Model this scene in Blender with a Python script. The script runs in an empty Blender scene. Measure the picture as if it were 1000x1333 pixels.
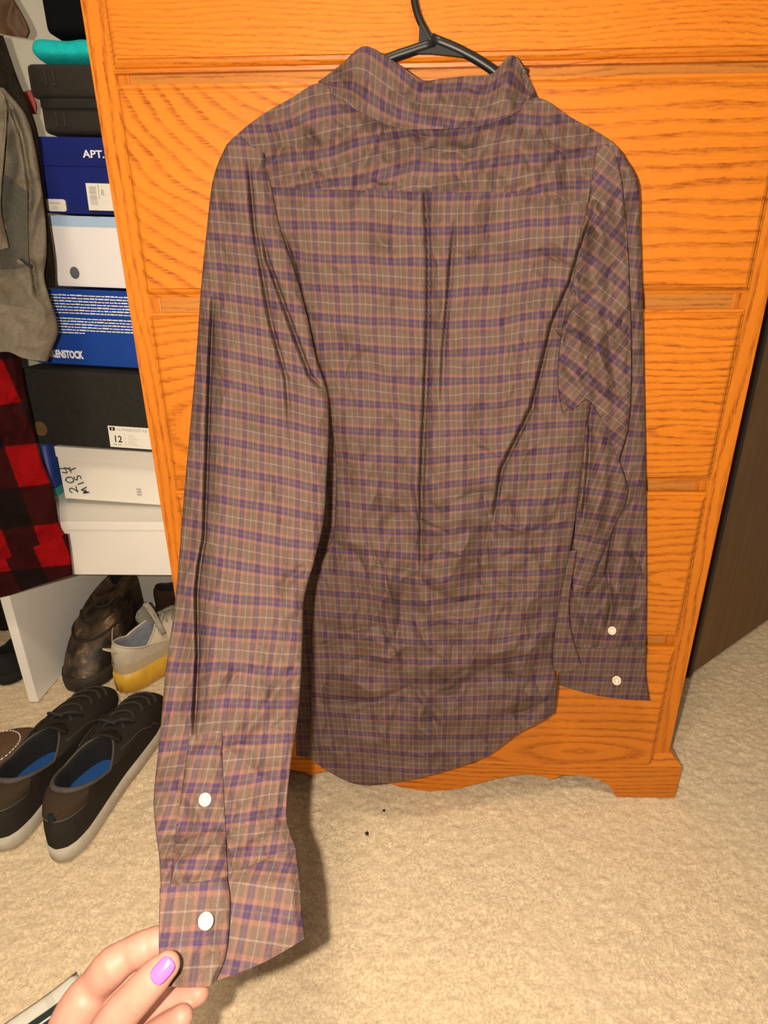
import bpy, bmesh, math, random
import numpy as np
from mathutils import Vector, Matrix, noise as mnoise

random.seed(7)
rng = np.random.default_rng(11)
scene = bpy.context.scene
COL = scene.collection

# ------------------------------------------------------------------ camera, world, lights, exposure
F = 800.0                                   # focal length in pixels of the 1000 x 1333 frame
YAW, PITCH, ROLL = math.radians(-2.095), math.radians(22.417), math.radians(-0.566)
CAMH = 0.88
fw = Vector((math.sin(YAW) * math.cos(PITCH), math.cos(YAW) * math.cos(PITCH), -math.sin(PITCH)))
r0 = Vector((math.cos(YAW), -math.sin(YAW), 0))
u0 = r0.cross(fw)
rt = math.cos(ROLL) * r0 + math.sin(ROLL) * u0
up = -math.sin(ROLL) * r0 + math.cos(ROLL) * u0
CAM = Vector((0, 0, CAMH))
cam = bpy.data.cameras.new('camera')
cam.sensor_fit = 'VERTICAL'
cam.sensor_height = 36.0
cam.lens = F * 36.0 / 1333.0
cam.clip_start = 0.01
camo = bpy.data.objects.new('camera', cam)
M = Matrix((rt, up, -fw)).transposed().to_4x4()
M.translation = CAM
camo.matrix_world = M
COL.objects.link(camo)
scene.camera = camo

world = bpy.data.worlds.new('world')
scene.world = world
world.use_nodes = True
world.node_tree.nodes['Background'].inputs[0].default_value = (1.0, 0.86, 0.70, 1)
world.node_tree.nodes['Background'].inputs[1].default_value = 0.11


def lamp(name, kind, loc, energy, color, size, rot=(0, 0, 0)):
    l = bpy.data.lights.new(name, kind)
    l.energy = energy
    l.color = color
    if kind == 'AREA':
        l.shape = 'DISK'
        l.size = size
    else:
        l.shadow_soft_size = size
    o = bpy.data.objects.new(name, l)
    o.location = loc
    o.rotation_euler = rot
    COL.objects.link(o)
    return o


# the phone's flash sits a few centimetres to the left of its lens; a ceiling lamp hangs above the photographer
lamp('phone_flash', 'POINT', (-0.042, -0.004, CAMH + 0.012), 27.0, (1.0, 0.86, 0.68), 0.006)
lamp('ceiling_lamp', 'AREA', (-0.15, -0.10, 2.35), 13.0, (1.0, 0.82, 0.60), 0.35)

scene.view_settings.view_transform = 'Standard'
scene.view_settings.look = 'None'
scene.view_settings.gamma = 1.0
scene.view_settings.exposure = 0.85
scene.view_settings.use_curve_mapping = False


# ------------------------------------------------------------------ placing helpers
def ray(px, py):
    return fw + rt * ((px - 500) / F) - up * ((py - 666.5) / F)


def at(px, py, Y):                 # the point on the vertical plane at distance Y
    d = ray(px, py)
    return CAM + d * (Y / d.y)


def on(px, py, Z=0.0):             # the point at height Z
    d = ray(px, py)
    return CAM + d * ((Z - CAMH) / d.z)


def atd(px, py, t):                # the point at optical depth t
    return CAM + ray(px, py) * t


FW, RT, UP, CA = (np.array(v) for v in (fw, rt, up, CAM))


def at_np(px, py, Y):
    d = FW + RT * ((px[..., None] - 500) / F) - UP * ((py[..., None] - 666.5) / F)
    return CA + d * (Y / d[..., 1])[..., None]


# ------------------------------------------------------------------ object helpers
def link(o, parent=None, world=False):
    COL.objects.link(o)
    if parent is not None:
        o.parent = parent
        if world:
            m = Matrix.LocRotScale(parent.location, parent.rotation_euler, None) if parent.type == 'EMPTY' else Matrix.Identity(4)
            o.matrix_parent_inverse = m.inverted()
    return o


def thing(name, label, cat, loc=(0, 0, 0), rot=(0, 0, 0), group=None):
    o = bpy.data.objects.new(name, None)
    o.empty_display_size = 0.02
    o.location = loc
    o.rotation_euler = rot
    o['label'] = label
    o['category'] = cat
    if group:
        o['group'] = group
    COL.objects.link(o)
    return o


def mobj(name, verts, faces, mat, parent=None, world=False, smooth=True, uv=None):
    me = bpy.data.meshes.new(name)
    me.from_pydata([tuple(v) for v in verts], [], [tuple(int(i) for i in f) for f in faces])
    if uv is not None:
        l = me.uv_layers.new(name='UVMap')
        vi = np.empty(len(me.loops), dtype=np.int32)
        me.loops.foreach_get('vertex_index', vi)
        l.data.foreach_set('uv', np.asarray(uv, dtype=np.float32)[vi].ravel())
    if smooth:
        me.polygons.foreach_set('use_smooth', [True] * len(me.polygons))
    me.materials.append(mat)
    me.update()
    return link(bpy.data.objects.new(name, me), parent, world)


def fix_normals(o):
    bm = bmesh.new()
    bm.from_mesh(o.data)
    bmesh.ops.recalc_face_normals(bm, faces=bm.faces)
    bm.to_mesh(o.data)
    bm.free()
    return o


def box(name, a, b, mat, parent=None, world=False, bevel=0.0, seg=2, smooth=False):
    bm = bmesh.new()
    bmesh.ops.create_cube(bm, size=1.0)
    s = [b[i] - a[i] for i in range(3)]
    c = [(a[i] + b[i]) / 2 for i in range(3)]
    for v in bm.verts:
        v.co = Vector((v.co[i] * s[i] + c[i] for i in range(3)))
    if bevel:
        bmesh.ops.bevel(bm, geom=bm.edges[:], offset=bevel, segments=seg, affect='EDGES', profile=0.6)
    me = bpy.data.meshes.new(name)
    bm.to_mesh(me)
    bm.free()
    if smooth:
        me.polygons.foreach_set('use_smooth', [True] * len(me.polygons))
    me.materials.append(mat)
    return link(bpy.data.objects.new(name, me), parent, world)


def catmull(P, n):
    P = np.asarray(P, float)
    seg = np.linalg.norm(np.diff(P, axis=0), axis=1)
    k = np.concatenate([[0], np.cumsum(np.maximum(seg, 1e-9))])
    t = np.linspace(0, k[-1], n) if np.isscalar(n) else np.asarray(n) * k[-1]
    m = np.zeros_like(P)
    m[1:-1] = (P[2:] - P[:-2]) / (k[2:] - k[:-2])[:, None]
    m[0] = (P[1] - P[0]) / (k[1] - k[0])
    m[-1] = (P[-1] - P[-2]) / (k[-1] - k[-2])
    i = np.clip(np.searchsorted(k, t, side='right') - 1, 0, len(P) - 2)
    h = (k[i + 1] - k[i])
    x = ((t - k[i]) / h)[:, None]
    h = h[:, None]
    return ((2 * x**3 - 3 * x**2 + 1) * P[i] + (x**3 - 2 * x**2 + x) * h * m[i]
            + (-2 * x**3 + 3 * x**2) * P[i + 1] + (x**3 - x**2) * h * m[i + 1])


def tube_geo(pts, rad, seg=8, cap=True, flat=1.0, flatdir=None):
    pts = [Vector(p) for p in pts]
    n = len(pts)
    if np.isscalar(rad):
        rad = [rad] * n
    V, Fc = [], []
    prev = None
    for i, p in enumerate(pts):
        d = (pts[min(i + 1, n - 1)] - pts[max(i - 1, 0)]).normalized()
        if prev is None:
            a = Vector(flatdir) if flatdir is not None else (Vector((0, 0, 1)) if abs(d.z) < 0.9 else Vector((1, 0, 0)))
        else:
            a = prev
        a = (a - d * a.dot(d)).normalized()
        prev = a
        b = d.cross(a)
        for k in range(seg):
            q = 2 * math.pi * k / seg
            V.append(p + a * (math.cos(q) * rad[i] * flat) + b * (math.sin(q) * rad[i]))
    for i in range(n - 1):
        for k in range(seg):
            k2 = (k + 1) % seg
            Fc.append((i * seg + k, i * seg + k2, (i + 1) * seg + k2, (i + 1) * seg + k))
    if cap:
        Fc.append(tuple(range(seg))[::-1])
        Fc.append(tuple((n - 1) * seg + k for k in range(seg)))
    return V, Fc


def tube(name, pts, rad, mat, parent=None, world=False, seg=8, **kw):
    V, Fc = tube_geo(pts, rad, seg, **kw)
    return mobj(name, V, Fc, mat, parent, world)


def join_geo(parts):
    V, Fc = [], []
    for v, f in parts:
        o = len(V)
        V += list(v)
        Fc += [tuple(i + o for i in q) for q in f]
    return V, Fc


def text(name, body, size, mat, parent, mtx, align='LEFT', xs=1.0, bold=0.0):
    cu = bpy.data.curves.new(name, 'FONT')
    cu.body = body
    cu.size = size
    cu.align_x = align
    cu.extrude = 0.00015
    cu.offset = bold
    cu.resolution_u = 3
    t = bpy.data.objects.new(name + '_curve', cu)
    COL.objects.link(t)
    bpy.context.view_layer.update()
    me = bpy.data.meshes.new_from_object(t.evaluated_get(bpy.context.evaluated_depsgraph_get()))
    bpy.data.objects.remove(t)
    bpy.data.curves.remove(cu)
    me.transform(mtx @ Matrix.Diagonal((xs, 1, 1, 1)))
    me.name = name
    me.materials.clear()
    me.materials.append(mat)
    return link(bpy.data.objects.new(name, me), parent)


# ------------------------------------------------------------------ numpy value noise
_tab = rng.random((257, 257))


def vnoise(x, y):
    xi = np.floor(x).astype(int)
    yi = np.floor(y).astype(int)
    fx = x - xi
    fy = y - yi
    fx = fx * fx * fx * (fx * (fx * 6 - 15) + 10)
    fy = fy * fy * fy * (fy * (fy * 6 - 15) + 10)
    g = lambda a, b: _tab[a % 256, b % 256]
    return ((g(xi, yi) * (1 - fx) + g(xi + 1, yi) * fx) * (1 - fy)
            + (g(xi, yi + 1) * (1 - fx) + g(xi + 1, yi + 1) * fx) * fy) * 2 - 1


def fbm(x, y, o=3):
    s = 0
    a = 1.0
    for i in range(o):
        s = s + a * vnoise(x * 2**i + 17.3 * i, y * 2**i + 5.1 * i)
        a *= 0.5
    return s


# ------------------------------------------------------------------ materials
def nodes(name):
    m = bpy.data.materials.new(name)
    m.use_nodes = True
    nt = m.node_tree
    b = nt.nodes['Principled BSDF']
    return m, nt, b


def N(nt, t, **kw):
    n = nt.nodes.new(t)
    for k, v in kw.items():
        setattr(n, k, v)
    return n


def val(nt, sock, v):
    if isinstance(v, (int, float)):
        sock.default_value = v
    elif isinstance(v, (tuple, list)):
        sock.default_value = tuple(v) + ((1.0,) if len(v) == 3 and sock.type == 'RGBA' else ())
    else:
        nt.links.new(v, sock)


def mth(nt, op, a, b=0.0, c=None):
    n = N(nt, 'ShaderNodeMath', operation=op)
    val(nt, n.inputs[0], a)
    val(nt, n.inputs[1], b)
    if c is not None:
        val(nt, n.inputs[2], c)
    return n.outputs[0]


def mix(nt, f, a, b, mode='MIX'):
    n = N(nt, 'ShaderNodeMix', data_type='RGBA', blend_type=mode)
    val(nt, n.inputs[0], f)
    val(nt, n.inputs[6], a)
    val(nt, n.inputs[7], b)
    return n.outputs[2]


def maprange(nt, v, a, b, c, d, smooth=False):
    n = N(nt, 'ShaderNodeMapRange')
    if smooth:
        n.interpolation_type = 'SMOOTHSTEP'
    val(nt, n.inputs[0], v)
    for i, q in enumerate((a, b, c, d)):
        val(nt, n.inputs[i + 1], q)
    return n.outputs[0]


def noise_tex(nt, vec, scale, detail=3, rough=0.55):
    n = N(nt, 'ShaderNodeTexNoise')
    n.inputs['Scale'].default_value = scale
    n.inputs['Detail'].default_value = detail
    n.inputs['Roughness'].default_value = rough
    if vec is not None:
        nt.links.new(vec, n.inputs['Vector'])
    return n.outputs['Fac']


def mapping(nt, vec, scale=(1, 1, 1), loc=(0, 0, 0), rot=(0, 0, 0)):
    n = N(nt, 'ShaderNodeMapping')
    nt.links.new(vec, n.inputs[0])
    n.inputs['Location'].default_value = loc
    n.inputs['Rotation'].default_value = rot
    n.inputs['Scale'].default_value = scale
    return n.outputs[0]


def bump(nt, b, h, strength=0.3, dist=0.002):
    n = N(nt, 'ShaderNodeBump')
    n.inputs['Strength'].default_value = strength
    n.inputs['Distance'].default_value = dist
    nt.links.new(h, n.inputs['Height'])
    nt.links.new(n.outputs[0], b.inputs['Normal'])


def objco(nt):
    return N(nt, 'ShaderNodeTexCoord').outputs['Object']


def plain(name, col, rough=0.6, var=0.08, scale=40.0, bs=0.15, spec=0.4, col2=None, bd=0.001, metal=0.0):
    m, nt, b = nodes(name)
    c = objco(nt)
    f = noise_tex(nt, c, scale)
    c2 = col2 if col2 else tuple(max(0, x * (1 - var * 2)) for x in col)
    k = maprange(nt, f, 0.3, 0.7, 0, 1)
    nt.links.new(mix(nt, k, col, c2), b.inputs['Base Color'])
    b.inputs['Roughness'].default_value = rough
    b.inputs['Specular IOR Level'].default_value = spec
    b.inputs['Metallic'].default_value = metal
    if bs:
        bump(nt, b, noise_tex(nt, c, scale * 4), bs, bd)
    return m


def wood(name, axis, center, light=(0.56, 0.168, 0.010), dark=(0.20, 0.036, 0.002), freq=75.0, stretch=0.22, wob=0.035, gs=0.95, one=False):
    m, nt, b = nodes(name)
    c = objco(nt)
    sep = N(nt, 'ShaderNodeSeparateXYZ')
    nt.links.new(c, sep.inputs[0])
    along, across = (sep.outputs[0], sep.outputs[2]) if axis == 'x' else (sep.outputs[2], sep.outputs[0])
    sc = (2.2, 2, 9) if axis == 'x' else (9, 2, 2.2)
    low = noise_tex(nt, mapping(nt, c, sc), 1.6, 2, 0.5)
    jag = noise_tex(nt, mapping(nt, c, (60, 60, 60)), 3.0, 2, 0.6)
    a = mth(nt, 'MULTIPLY', mth(nt, 'SUBTRACT', along, center[0]), stretch)
    if one:
        a = mth(nt, 'ADD', mth(nt, 'MINIMUM', a, 0.0), mth(nt, 'MULTIPLY', mth(nt, 'MAXIMUM', a, 0.0), 0.06))
    z = mth(nt, 'SUBTRACT', across, center[1])
    z = mth(nt, 'ADD', z, mth(nt, 'MULTIPLY', mth(nt, 'SUBTRACT', low, 0.5), wob))
    d = mth(nt, 'SQRT', mth(nt, 'ADD', mth(nt, 'MULTIPLY', a, a), mth(nt, 'MULTIPLY', z, z)))
    d = mth(nt, 'ADD', d, mth(nt, 'MULTIPLY', mth(nt, 'SUBTRACT', jag, 0.5), 0.0035))
    fr = mth(nt, 'FRACT', mth(nt, 'MULTIPLY', d, freq))
    g1 = maprange(nt, fr, 0.0, 0.16, 0.0, 1.0, True)
    g2 = maprange(nt, fr, 0.16, 0.60, 1.0, 0.0, True)
    grain = mth(nt, 'MULTIPLY', g1, g2)
    ps = (45, 200, 520) if axis == 'x' else (520, 200, 45)
    pore = noise_tex(nt, mapping(nt, c, ps), 1.0, 3, 0.6)
    pore = maprange(nt, pore, 0.42, 0.66, 0.0, 1.0)
    amp = maprange(nt, noise_tex(nt, mapping(nt, c, sc), 4.0, 2, 0.5), 0.3, 0.7, 0.45, 1.0)
    fac = mth(nt, 'MULTIPLY', mth(nt, 'MULTIPLY', grain, amp), mth(nt, 'ADD', 0.38, mth(nt, 'MULTIPLY', pore, 0.62)))
    fac = mth(nt, 'ADD', mth(nt, 'MULTIPLY', fac, gs), mth(nt, 'MULTIPLY', pore, 0.16))
    fac = mth(nt, 'MINIMUM', fac, 1.0)
    tone = mix(nt, low, tuple(x * 0.85 for x in light), tuple(min(1, x * 1.12) for x in light))
    nt.links.new(mix(nt, fac, tone, dark), b.inputs['Base Color'])
    b.inputs['Roughness'].default_value = 0.42
    b.inputs['Specular IOR Level'].default_value = 0.35
    bump(nt, b, fac, 0.12, 0.0008)
    return m


def band(nt, coord, centre, half, soft):
    x = mth(nt, 'FRACT', mth(nt, 'ADD', coord, 0.5 - centre + 10))
    x = mth(nt, 'ABSOLUTE', mth(nt, 'SUBTRACT', x, 0.5))
    return maprange(nt, x, half - soft, half + soft, 1.0, 0.0, True)


def plaid():
    m, nt, b = nodes('plaid_shirting')
    uv = N(nt, 'ShaderNodeTexCoord').outputs['UV']
    jit = noise_tex(nt, uv, 60.0, 2)
    sep = N(nt, 'ShaderNodeSeparateXYZ')
    nt.links.new(uv, sep.inputs[0])
    base, orange, purple, cream = (0.118, 0.077, 0.058), (0.235, 0.107, 0.075), (0.044, 0.024, 0.086), (0.28, 0.22, 0.18)
    out = []
    for k, per in ((0, 0.0225), (1, 0.0345)):
        co = mth(nt, 'DIVIDE', sep.outputs[k], per)
        co = mth(nt, 'ADD', co, mth(nt, 'MULTIPLY', mth(nt, 'SUBTRACT', jit, 0.5), 0.02))
        c = base
        for ctr in (0.26, 0.74):
            w = 0.055 if k else 0.075
            c = mix(nt, mth(nt, 'MULTIPLY', band(nt, co, ctr + (0.055 if ctr < .5 else -.055), w, 0.03), 0.85), c, orange)
        c = mix(nt, mth(nt, 'MULTIPLY', band(nt, co, 0.5, 0.135, 0.02), 0.75), c, (0.074, 0.049, 0.057))
        for ctr in (0.425, 0.575):
            c = mix(nt, mth(nt, 'MULTIPLY', band(nt, co, ctr, 0.05, 0.018), 1.0 if k else 0.75), c, purple)
        c = mix(nt, mth(nt, 'MULTIPLY', band(nt, co, 0.0, 0.018 if k else 0.026, 0.014), 0.78 if k else 0.6), c, cream)
        out.append(c)
    c = mix(nt, 0.52, out[0], out[1])
    wv = noise_tex(nt, mapping(nt, uv, (900, 900, 1)), 1.0, 2)
    c = mix(nt, mth(nt, 'MULTIPLY', wv, 0.5), c, (0.052, 0.034, 0.032))
    nt.links.new(c, b.inputs['Base Color'])
    b.inputs['Roughness'].default_value = 0.85
    b.inputs['Specular IOR Level'].default_value = 0.15
    cr = noise_tex(nt, mapping(nt, uv, (60, 42, 1)), 1.0, 4, 0.6)
    rn = N(nt, 'ShaderNodeTexNoise', noise_type='RIDGED_MULTIFRACTAL')
    nt.links.new(mapping(nt, uv, (26, 20, 1)), rn.inputs['Vector'])
    rn.inputs['Scale'].default_value = 1.0
    rn.inputs['Detail'].default_value = 2.5
    rn.inputs['Distortion'].default_value = 0.6
    cr = mth(nt, 'ADD', cr, mth(nt, 'MULTIPLY', rn.outputs['Fac'], 0.45))
    h = mth(nt, 'ADD', mth(nt, 'MULTIPLY', cr, 1.0), mth(nt, 'MULTIPLY', wv, 0.12))
    bump(nt, b, h, 0.7, 0.007)
    return m


def carpet_mat():
    m, nt, b = nodes('carpet')
    c = objco(nt)
    fine = noise_tex(nt, c, 230.0, 4, 0.8)
    mid = noise_tex(nt, c, 45.0, 3, 0.6)
    big = noise_tex(nt, c, 6.0, 2, 0.5)
    col = mix(nt, maprange(nt, fine, 0.32, 0.68, 0, 1), (0.42, 0.31, 0.19), (0.90, 0.75, 0.53))
    col = mix(nt, maprange(nt, mid, 0.35, 0.75, 0, 0.55), col, (0.54, 0.42, 0.275))
    col = mix(nt, maprange(nt, big, 0.4, 0.7, 0, 0.25), col, (0.66, 0.54, 0.38))
    nt.links.new(col, b.inputs['Base Color'])
    b.inputs['Roughness'].default_value = 0.95
    b.inputs['Specular IOR Level'].default_value = 0.05
    bump(nt, b, fine, 0.5, 0.003)
    return m


MAT = {}
MAT['plaid'] = plaid()
MAT['carpet'] = carpet_mat()
MAT['wall'] = plain('wall_paint', (0.52, 0.50, 0.43), 0.9, 0.03, 30)
MAT['white'] = plain('white_melamine', (0.84, 0.81, 0.76), 0.45, 0.02, 12, 0.03)
MAT['door'] = None
MAT['black_plastic'] = plain('black_plastic', (0.008, 0.008, 0.009), 0.42, 0.1, 60, 0.05, 0.4)
MAT['button'] = plain('cream_button', (0.58, 0.49, 0.36), 0.35, 0.1, 200, 0.05, 0.6)
MAT['ink'] = plain('black_ink', (0.012, 0.012, 0.014), 0.6, 0.05, 50, 0)
MAT['paper'] = plain('label_paper', (0.80, 0.78, 0.72), 0.7, 0.03, 60, 0)
MAT['white_ink'] = plain('white_print', (0.82, 0.84, 0.90), 0.6, 0.02, 60, 0)
MAT['grey_ink'] = plain('grey_print', (0.38, 0.37, 0.36), 0.6, 0.02, 60, 0)

# ------------------------------------------------------------------ setting
D = 0.84                                       # front frame of the chest of drawers


def carpet():
    x0, x1, y0, y1 = -1.5, 1.5, 0.05, 2.4
    # dense where the camera sees the floor
    xs = np.concatenate([np.linspace(-1.5, -0.8, 60)[:-1], np.linspace(-0.8, 1.1, 420), np.linspace(1.1, 1.5, 40)[1:]])
    ys = np.concatenate([np.linspace(-0.6, 0.3, 30)[:-1], np.linspace(0.3, 1.35, 260), np.linspace(1.35, 2.4, 60)[1:]])
    X, Y = np.meshgrid(xs, ys)
    Z = 0.0020 * vnoise(X * 190, Y * 190) + 0.0007 * vnoise(X * 90 + 9, Y * 90) + 0.0012 * vnoise(X * 20, Y * 20) - 0.003
    n, k = len(ys), len(xs)
    V = np.stack([X, Y, Z], -1).reshape(-1, 3)
    i = np.arange(n * k).reshape(n, k)
    Fc = np.stack([i[:-1, :-1], i[:-1, 1:], i[1:, 1:], i[1:, :-1]], -1).reshape(-1, 4)
    o = mobj('floor', V, Fc, MAT['carpet'])
    o['kind'] = 'structure'


carpet()
wb = box('wall_back', (-1.5, 1.46, -0.01), (1.5, 1.54, 2.45), MAT['wall'])
wb['kind'] = 'structure'
wl = box('wall_left', (-1.54, -0.6, -0.01), (-1.5, 1.54, 2.45), MAT['wall'])
wl['kind'] = 'structure'


def door():
    m, nt, b = nodes('dark_brown_wood')
    c = objco(nt)
    f = noise_tex(nt, mapping(nt, c, (70, 70, 5)), 1.0, 4, 0.6)
    nt.links.new(mix(nt, maprange(nt, f, 0.3, 0.7, 0, 1), (0.120, 0.050, 0.008), (0.180, 0.084, 0.018)), b.inputs['Base Color'])
    b.inputs['Roughness'].default_value = 0.5
    bump(nt, b, f, 0.15, 0.0008)
    MAT['door'] = m
    a = on(899, 880)
    e = on(1000, 808)
    dr = (e - a).normalized()
    ang = math.atan2(dr.y, dr.x)
    o = box('door_1', (0.0, 0, 0.004), (0.46, 0.034, 2.05), m, bevel=0.003)
    o.location = (a.x, a.y, 0)
    o.rotation_euler = (0, 0, ang)
    o['kind'] = 'structure'
    s = box('door_edge_strip', (-0.016, -0.004, 0.004), (0.0005, 0.036, 2.05), plain('shaded_door_edge', (0.035, 0.018, 0.008), 0.5, 0.1, 60), o, bevel=0.003)  # darker colour stands in for shade on the edge turned from the flash


door()

# ------------------------------------------------------------------ chest of drawers
xL = at(163, 370, D).x
xR = at(1000, 386, D).x
ZT = 1.42


def zz(px, py, Y=D):
    return at(px, py, Y).z


chest = thing('chest_of_drawers', 'tall orange oak chest of drawers standing behind the hanging shirt', 'dresser', (0.5 * (xL + xR), D + 0.2, 0))
wv = wood('oak_vertical', 'z', (0.6, xL - 0.03), freq=95, stretch=0.05)
wv2 = wood('oak_vertical_figured', 'z', (0.55, xR + 0.012), freq=85, stretch=0.07)
wh = wood('oak_rail', 'x', (0.1, -0.2), light=(0.50, 0.19, 0.030), dark=(0.26, 0.075, 0.010), freq=120, stretch=0.05)
wbase = wood('oak_base', 'x', (0.3, 0.25), freq=110, stretch=0.12)
SW = 0.043
zb = 0.07
box('stile', (xL, D, zb), (xL + SW, D + 0.022, ZT), wv, chest, True, 0.0012)
box('stile', (xR - SW, D, zb), (xR, D + 0.022, ZT), wv2, chest, True, 0.0012)
box('side_panel', (xL, D + 0.022, 0.03), (xL + 0.018, D + 0.45, ZT), wv, chest, True)
box('side_panel', (xR - 0.018, D + 0.022, 0.03), (xR, D + 0.45, ZT), wv2, chest, True)
box('back_panel', (xL + 0.018, D + 0.44, 0.03), (xR - 0.018, D + 0.45, ZT), wv, chest, True)
box('top', (xL - 0.02, D - 0.03, ZT), (xR + 0.02, D + 0.46, ZT + 0.025), wh, chest, True, 0.005)

PROF = [(0, 0.0), (0, 0.009), (0.0035, 0.010), (0.0045, 0.0135), (0.0075, 0.0165), (0.0105, 0.0175), (0.0115, 0.0200)]


def drawer(z0, z1, mat, x0, x1):
    V, Fc = [], []
    for ins, dep in PROF:
        y = D - dep
        V += [(x0 + ins, y, z0 + ins), (x1 - ins, y, z0 + ins), (x1 - ins, y, z1 - ins), (x0 + ins, y, z1 - ins)]
    for i in range(len(PROF) - 1):
        for k in range(4):
            k2 = (k + 1) % 4
            Fc.append((i * 4 + k, i * 4 + k2, i * 4 + 4 + k2, i * 4 + 4 + k))
    j = (len(PROF) - 1) * 4
    Fc.append((j, j + 1, j + 2, j + 3))
    Fc.append((3, 2, 1, 0))
    o = mobj('drawer', V, Fc, mat, chest, True, smooth=False)
    return o


zs = [zz(575, 90), zz(575, 105.5), zz(575, 384), zz(575, 404), zz(575, 622), zz(575, 637), zz(575, 821), zz(575, 835), zz(575, 985)]
dx0 = at(190, 387, D - 0.01).x
dx1 = at(975, 381, D - 0.01).x
dm = [wood('oak_drawer_a', 'x', (0.0, 1.0), freq=190, stretch=0.05, gs=0.7),
      wood('oak_drawer_b', 'x', (-0.10, 1.150), freq=62, stretch=0.85, wob=0.045, one=True),
      wood('oak_drawer_c', 'x', (0.40, 0.66), freq=105, stretch=0.16),
      wood('oak_drawer_d', 'x', (0.42, 0.44), freq=85, stretch=0.22),
      wood('oak_drawer_e', 'x', (0.30, 0.10), freq=60, stretch=0.22)]
ranges = [(zs[0], ZT - 0.02), (zs[2], zs[1]), (zs[4], zs[3]), (zs[6], zs[5]), (zs[8], zs[7])]
for i, (a, b) in enumerate(ranges):
    dr = drawer(a, b, dm[i], dx0, dx1)
for a, b in ((zs[1], zs[0]), (zs[3], zs[2]), (zs[5], zs[4]), (zs[7], zs[6])):
    box('rail', (xL + SW, D + 0.002, a - 0.012), (xR - SW, D + 0.02, b + 0.012), wh, chest, True)
box('rail', (xL + SW, D + 0.002, ZT - 0.03), (xR - SW, D + 0.02, ZT), wh, chest, True)
# the knob the hanger hangs from, just above the frame
kx = at(548, 40, D - 0.02).x
kz = 1.262
kn = []
for r, y in ((0.0075, 0), (0.0075, 0.02), (0.010, 0.032), (0.014, 0.036), (0.014, 0.041), (0.006, 0.045)):
    kn.append((r, y))
V, Fc = [], []
for r, y in kn:
    for k in range(16):
        q = 2 * math.pi * k / 16
        V.append((kx + r * math.cos(q), D - 0.018 - y, kz + r * math.sin(q)))
for i in range(len(kn) - 1):
    for k in range(16):
        k2 = (k + 1) % 16
        Fc.append((i * 16 + k, i * 16 + k2, i * 16 + 16 + k2, i * 16 + 16 + k))
Fc.append(tuple(range((len(kn) - 1) * 16, len(kn) * 16)))
mobj('knob', V, Fc, wh, chest, True)


def base_apron():
    yf = D - 0.018
    x0, x1 = at(0, 998, yf).x, at(888, 998, yf).x
    x0 = xL - (x1 - xR)
    ztop = zz(888, 998, yf)
    cx = 0.5 * (x0 + x1)
    hw = 0.5 * (x1 - x0)
    prof = [(0, 1031), (37, 1027), (81, 1015), (105, 1010), (125, 1008), (147, 1011), (158, 1015), (168, 1011), (185, 1009), (205, 1011), (222, 1016), (235, 1025), (242, 1037)]
    c577 = at(577, 1015, yf)
    half = []
    for d, py in prof:
        p = at(577 + d, py, yf)
        half.append((p.x - c577.x, max(0.0, p.z)))
    half[-1] = (half[-1][0], 0.0)
    half.append((hw, 0.0))
    xs = [-a for a, _ in half[::-1]] + [a for a, _ in half[1:]]
    zl = [z for _, z in half[::-1]] + [z for _, z in half[1:]]
    # finer
    q = np.linspace(-hw, hw, 161)
    z = np.interp(q, xs, zl)
    V, Fc = [], []
    n = len(q)
    for y in (yf, yf + 0.02):
        for i in range(n):
            V.append((cx + q[i], y, z[i]))
        for i in range(n):
            V.append((cx + q[i], y, ztop))
    for i in range(n - 1):
        Fc += [(i, i + 1, n + i + 1, n + i), (2 * n + i + 1, 2 * n + i, 3 * n + i, 3 * n + i + 1),
               (i + 1, i, 2 * n + i, 2 * n + i + 1), (n + i, n + i + 1, 3 * n + i + 1, 3 * n + i)]
    Fc += [(0, n, 3 * n, 2 * n), (n - 1, 3 * n - 1, 4 * n - 1, 2 * n - 1)]
    mobj('base_apron', V, Fc, wbase, chest, True, smooth=False)
    # cove on top of the base, running back to the frame, and the two side skirts
    V = [(x0, yf, ztop), (x1, yf, ztop), (xR + 0.002, D + 0.002, ztop + 0.014), (xL - 0.002, D + 0.002, ztop + 0.014),
         (x0, D + 0.45, ztop), (x1, D + 0.45, ztop), (xR + 0.002, D + 0.45, ztop + 0.014), (xL - 0.002, D + 0.45, ztop + 0.014)]
    mobj('base_moulding', V, [(0, 1, 2, 3), (1, 5, 6, 2), (4, 0, 3, 7), (3, 2, 6, 7)], wbase, chest, True, smooth=False)
    box('base_skirt', (x0, yf + 0.02, 0), (x0 + 0.018, D + 0.45, ztop), wbase, chest, True)
    box('base_skirt', (x1 - 0.018, yf + 0.02, 0), (x1, D + 0.45, ztop), wbase, chest, True)
    box('bottom_panel', (xL + 0.018, D + 0.004, ztop - 0.002), (xR - 0.018, D + 0.44, ztop + 0.012), wh, chest, True)


base_apron()
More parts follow.
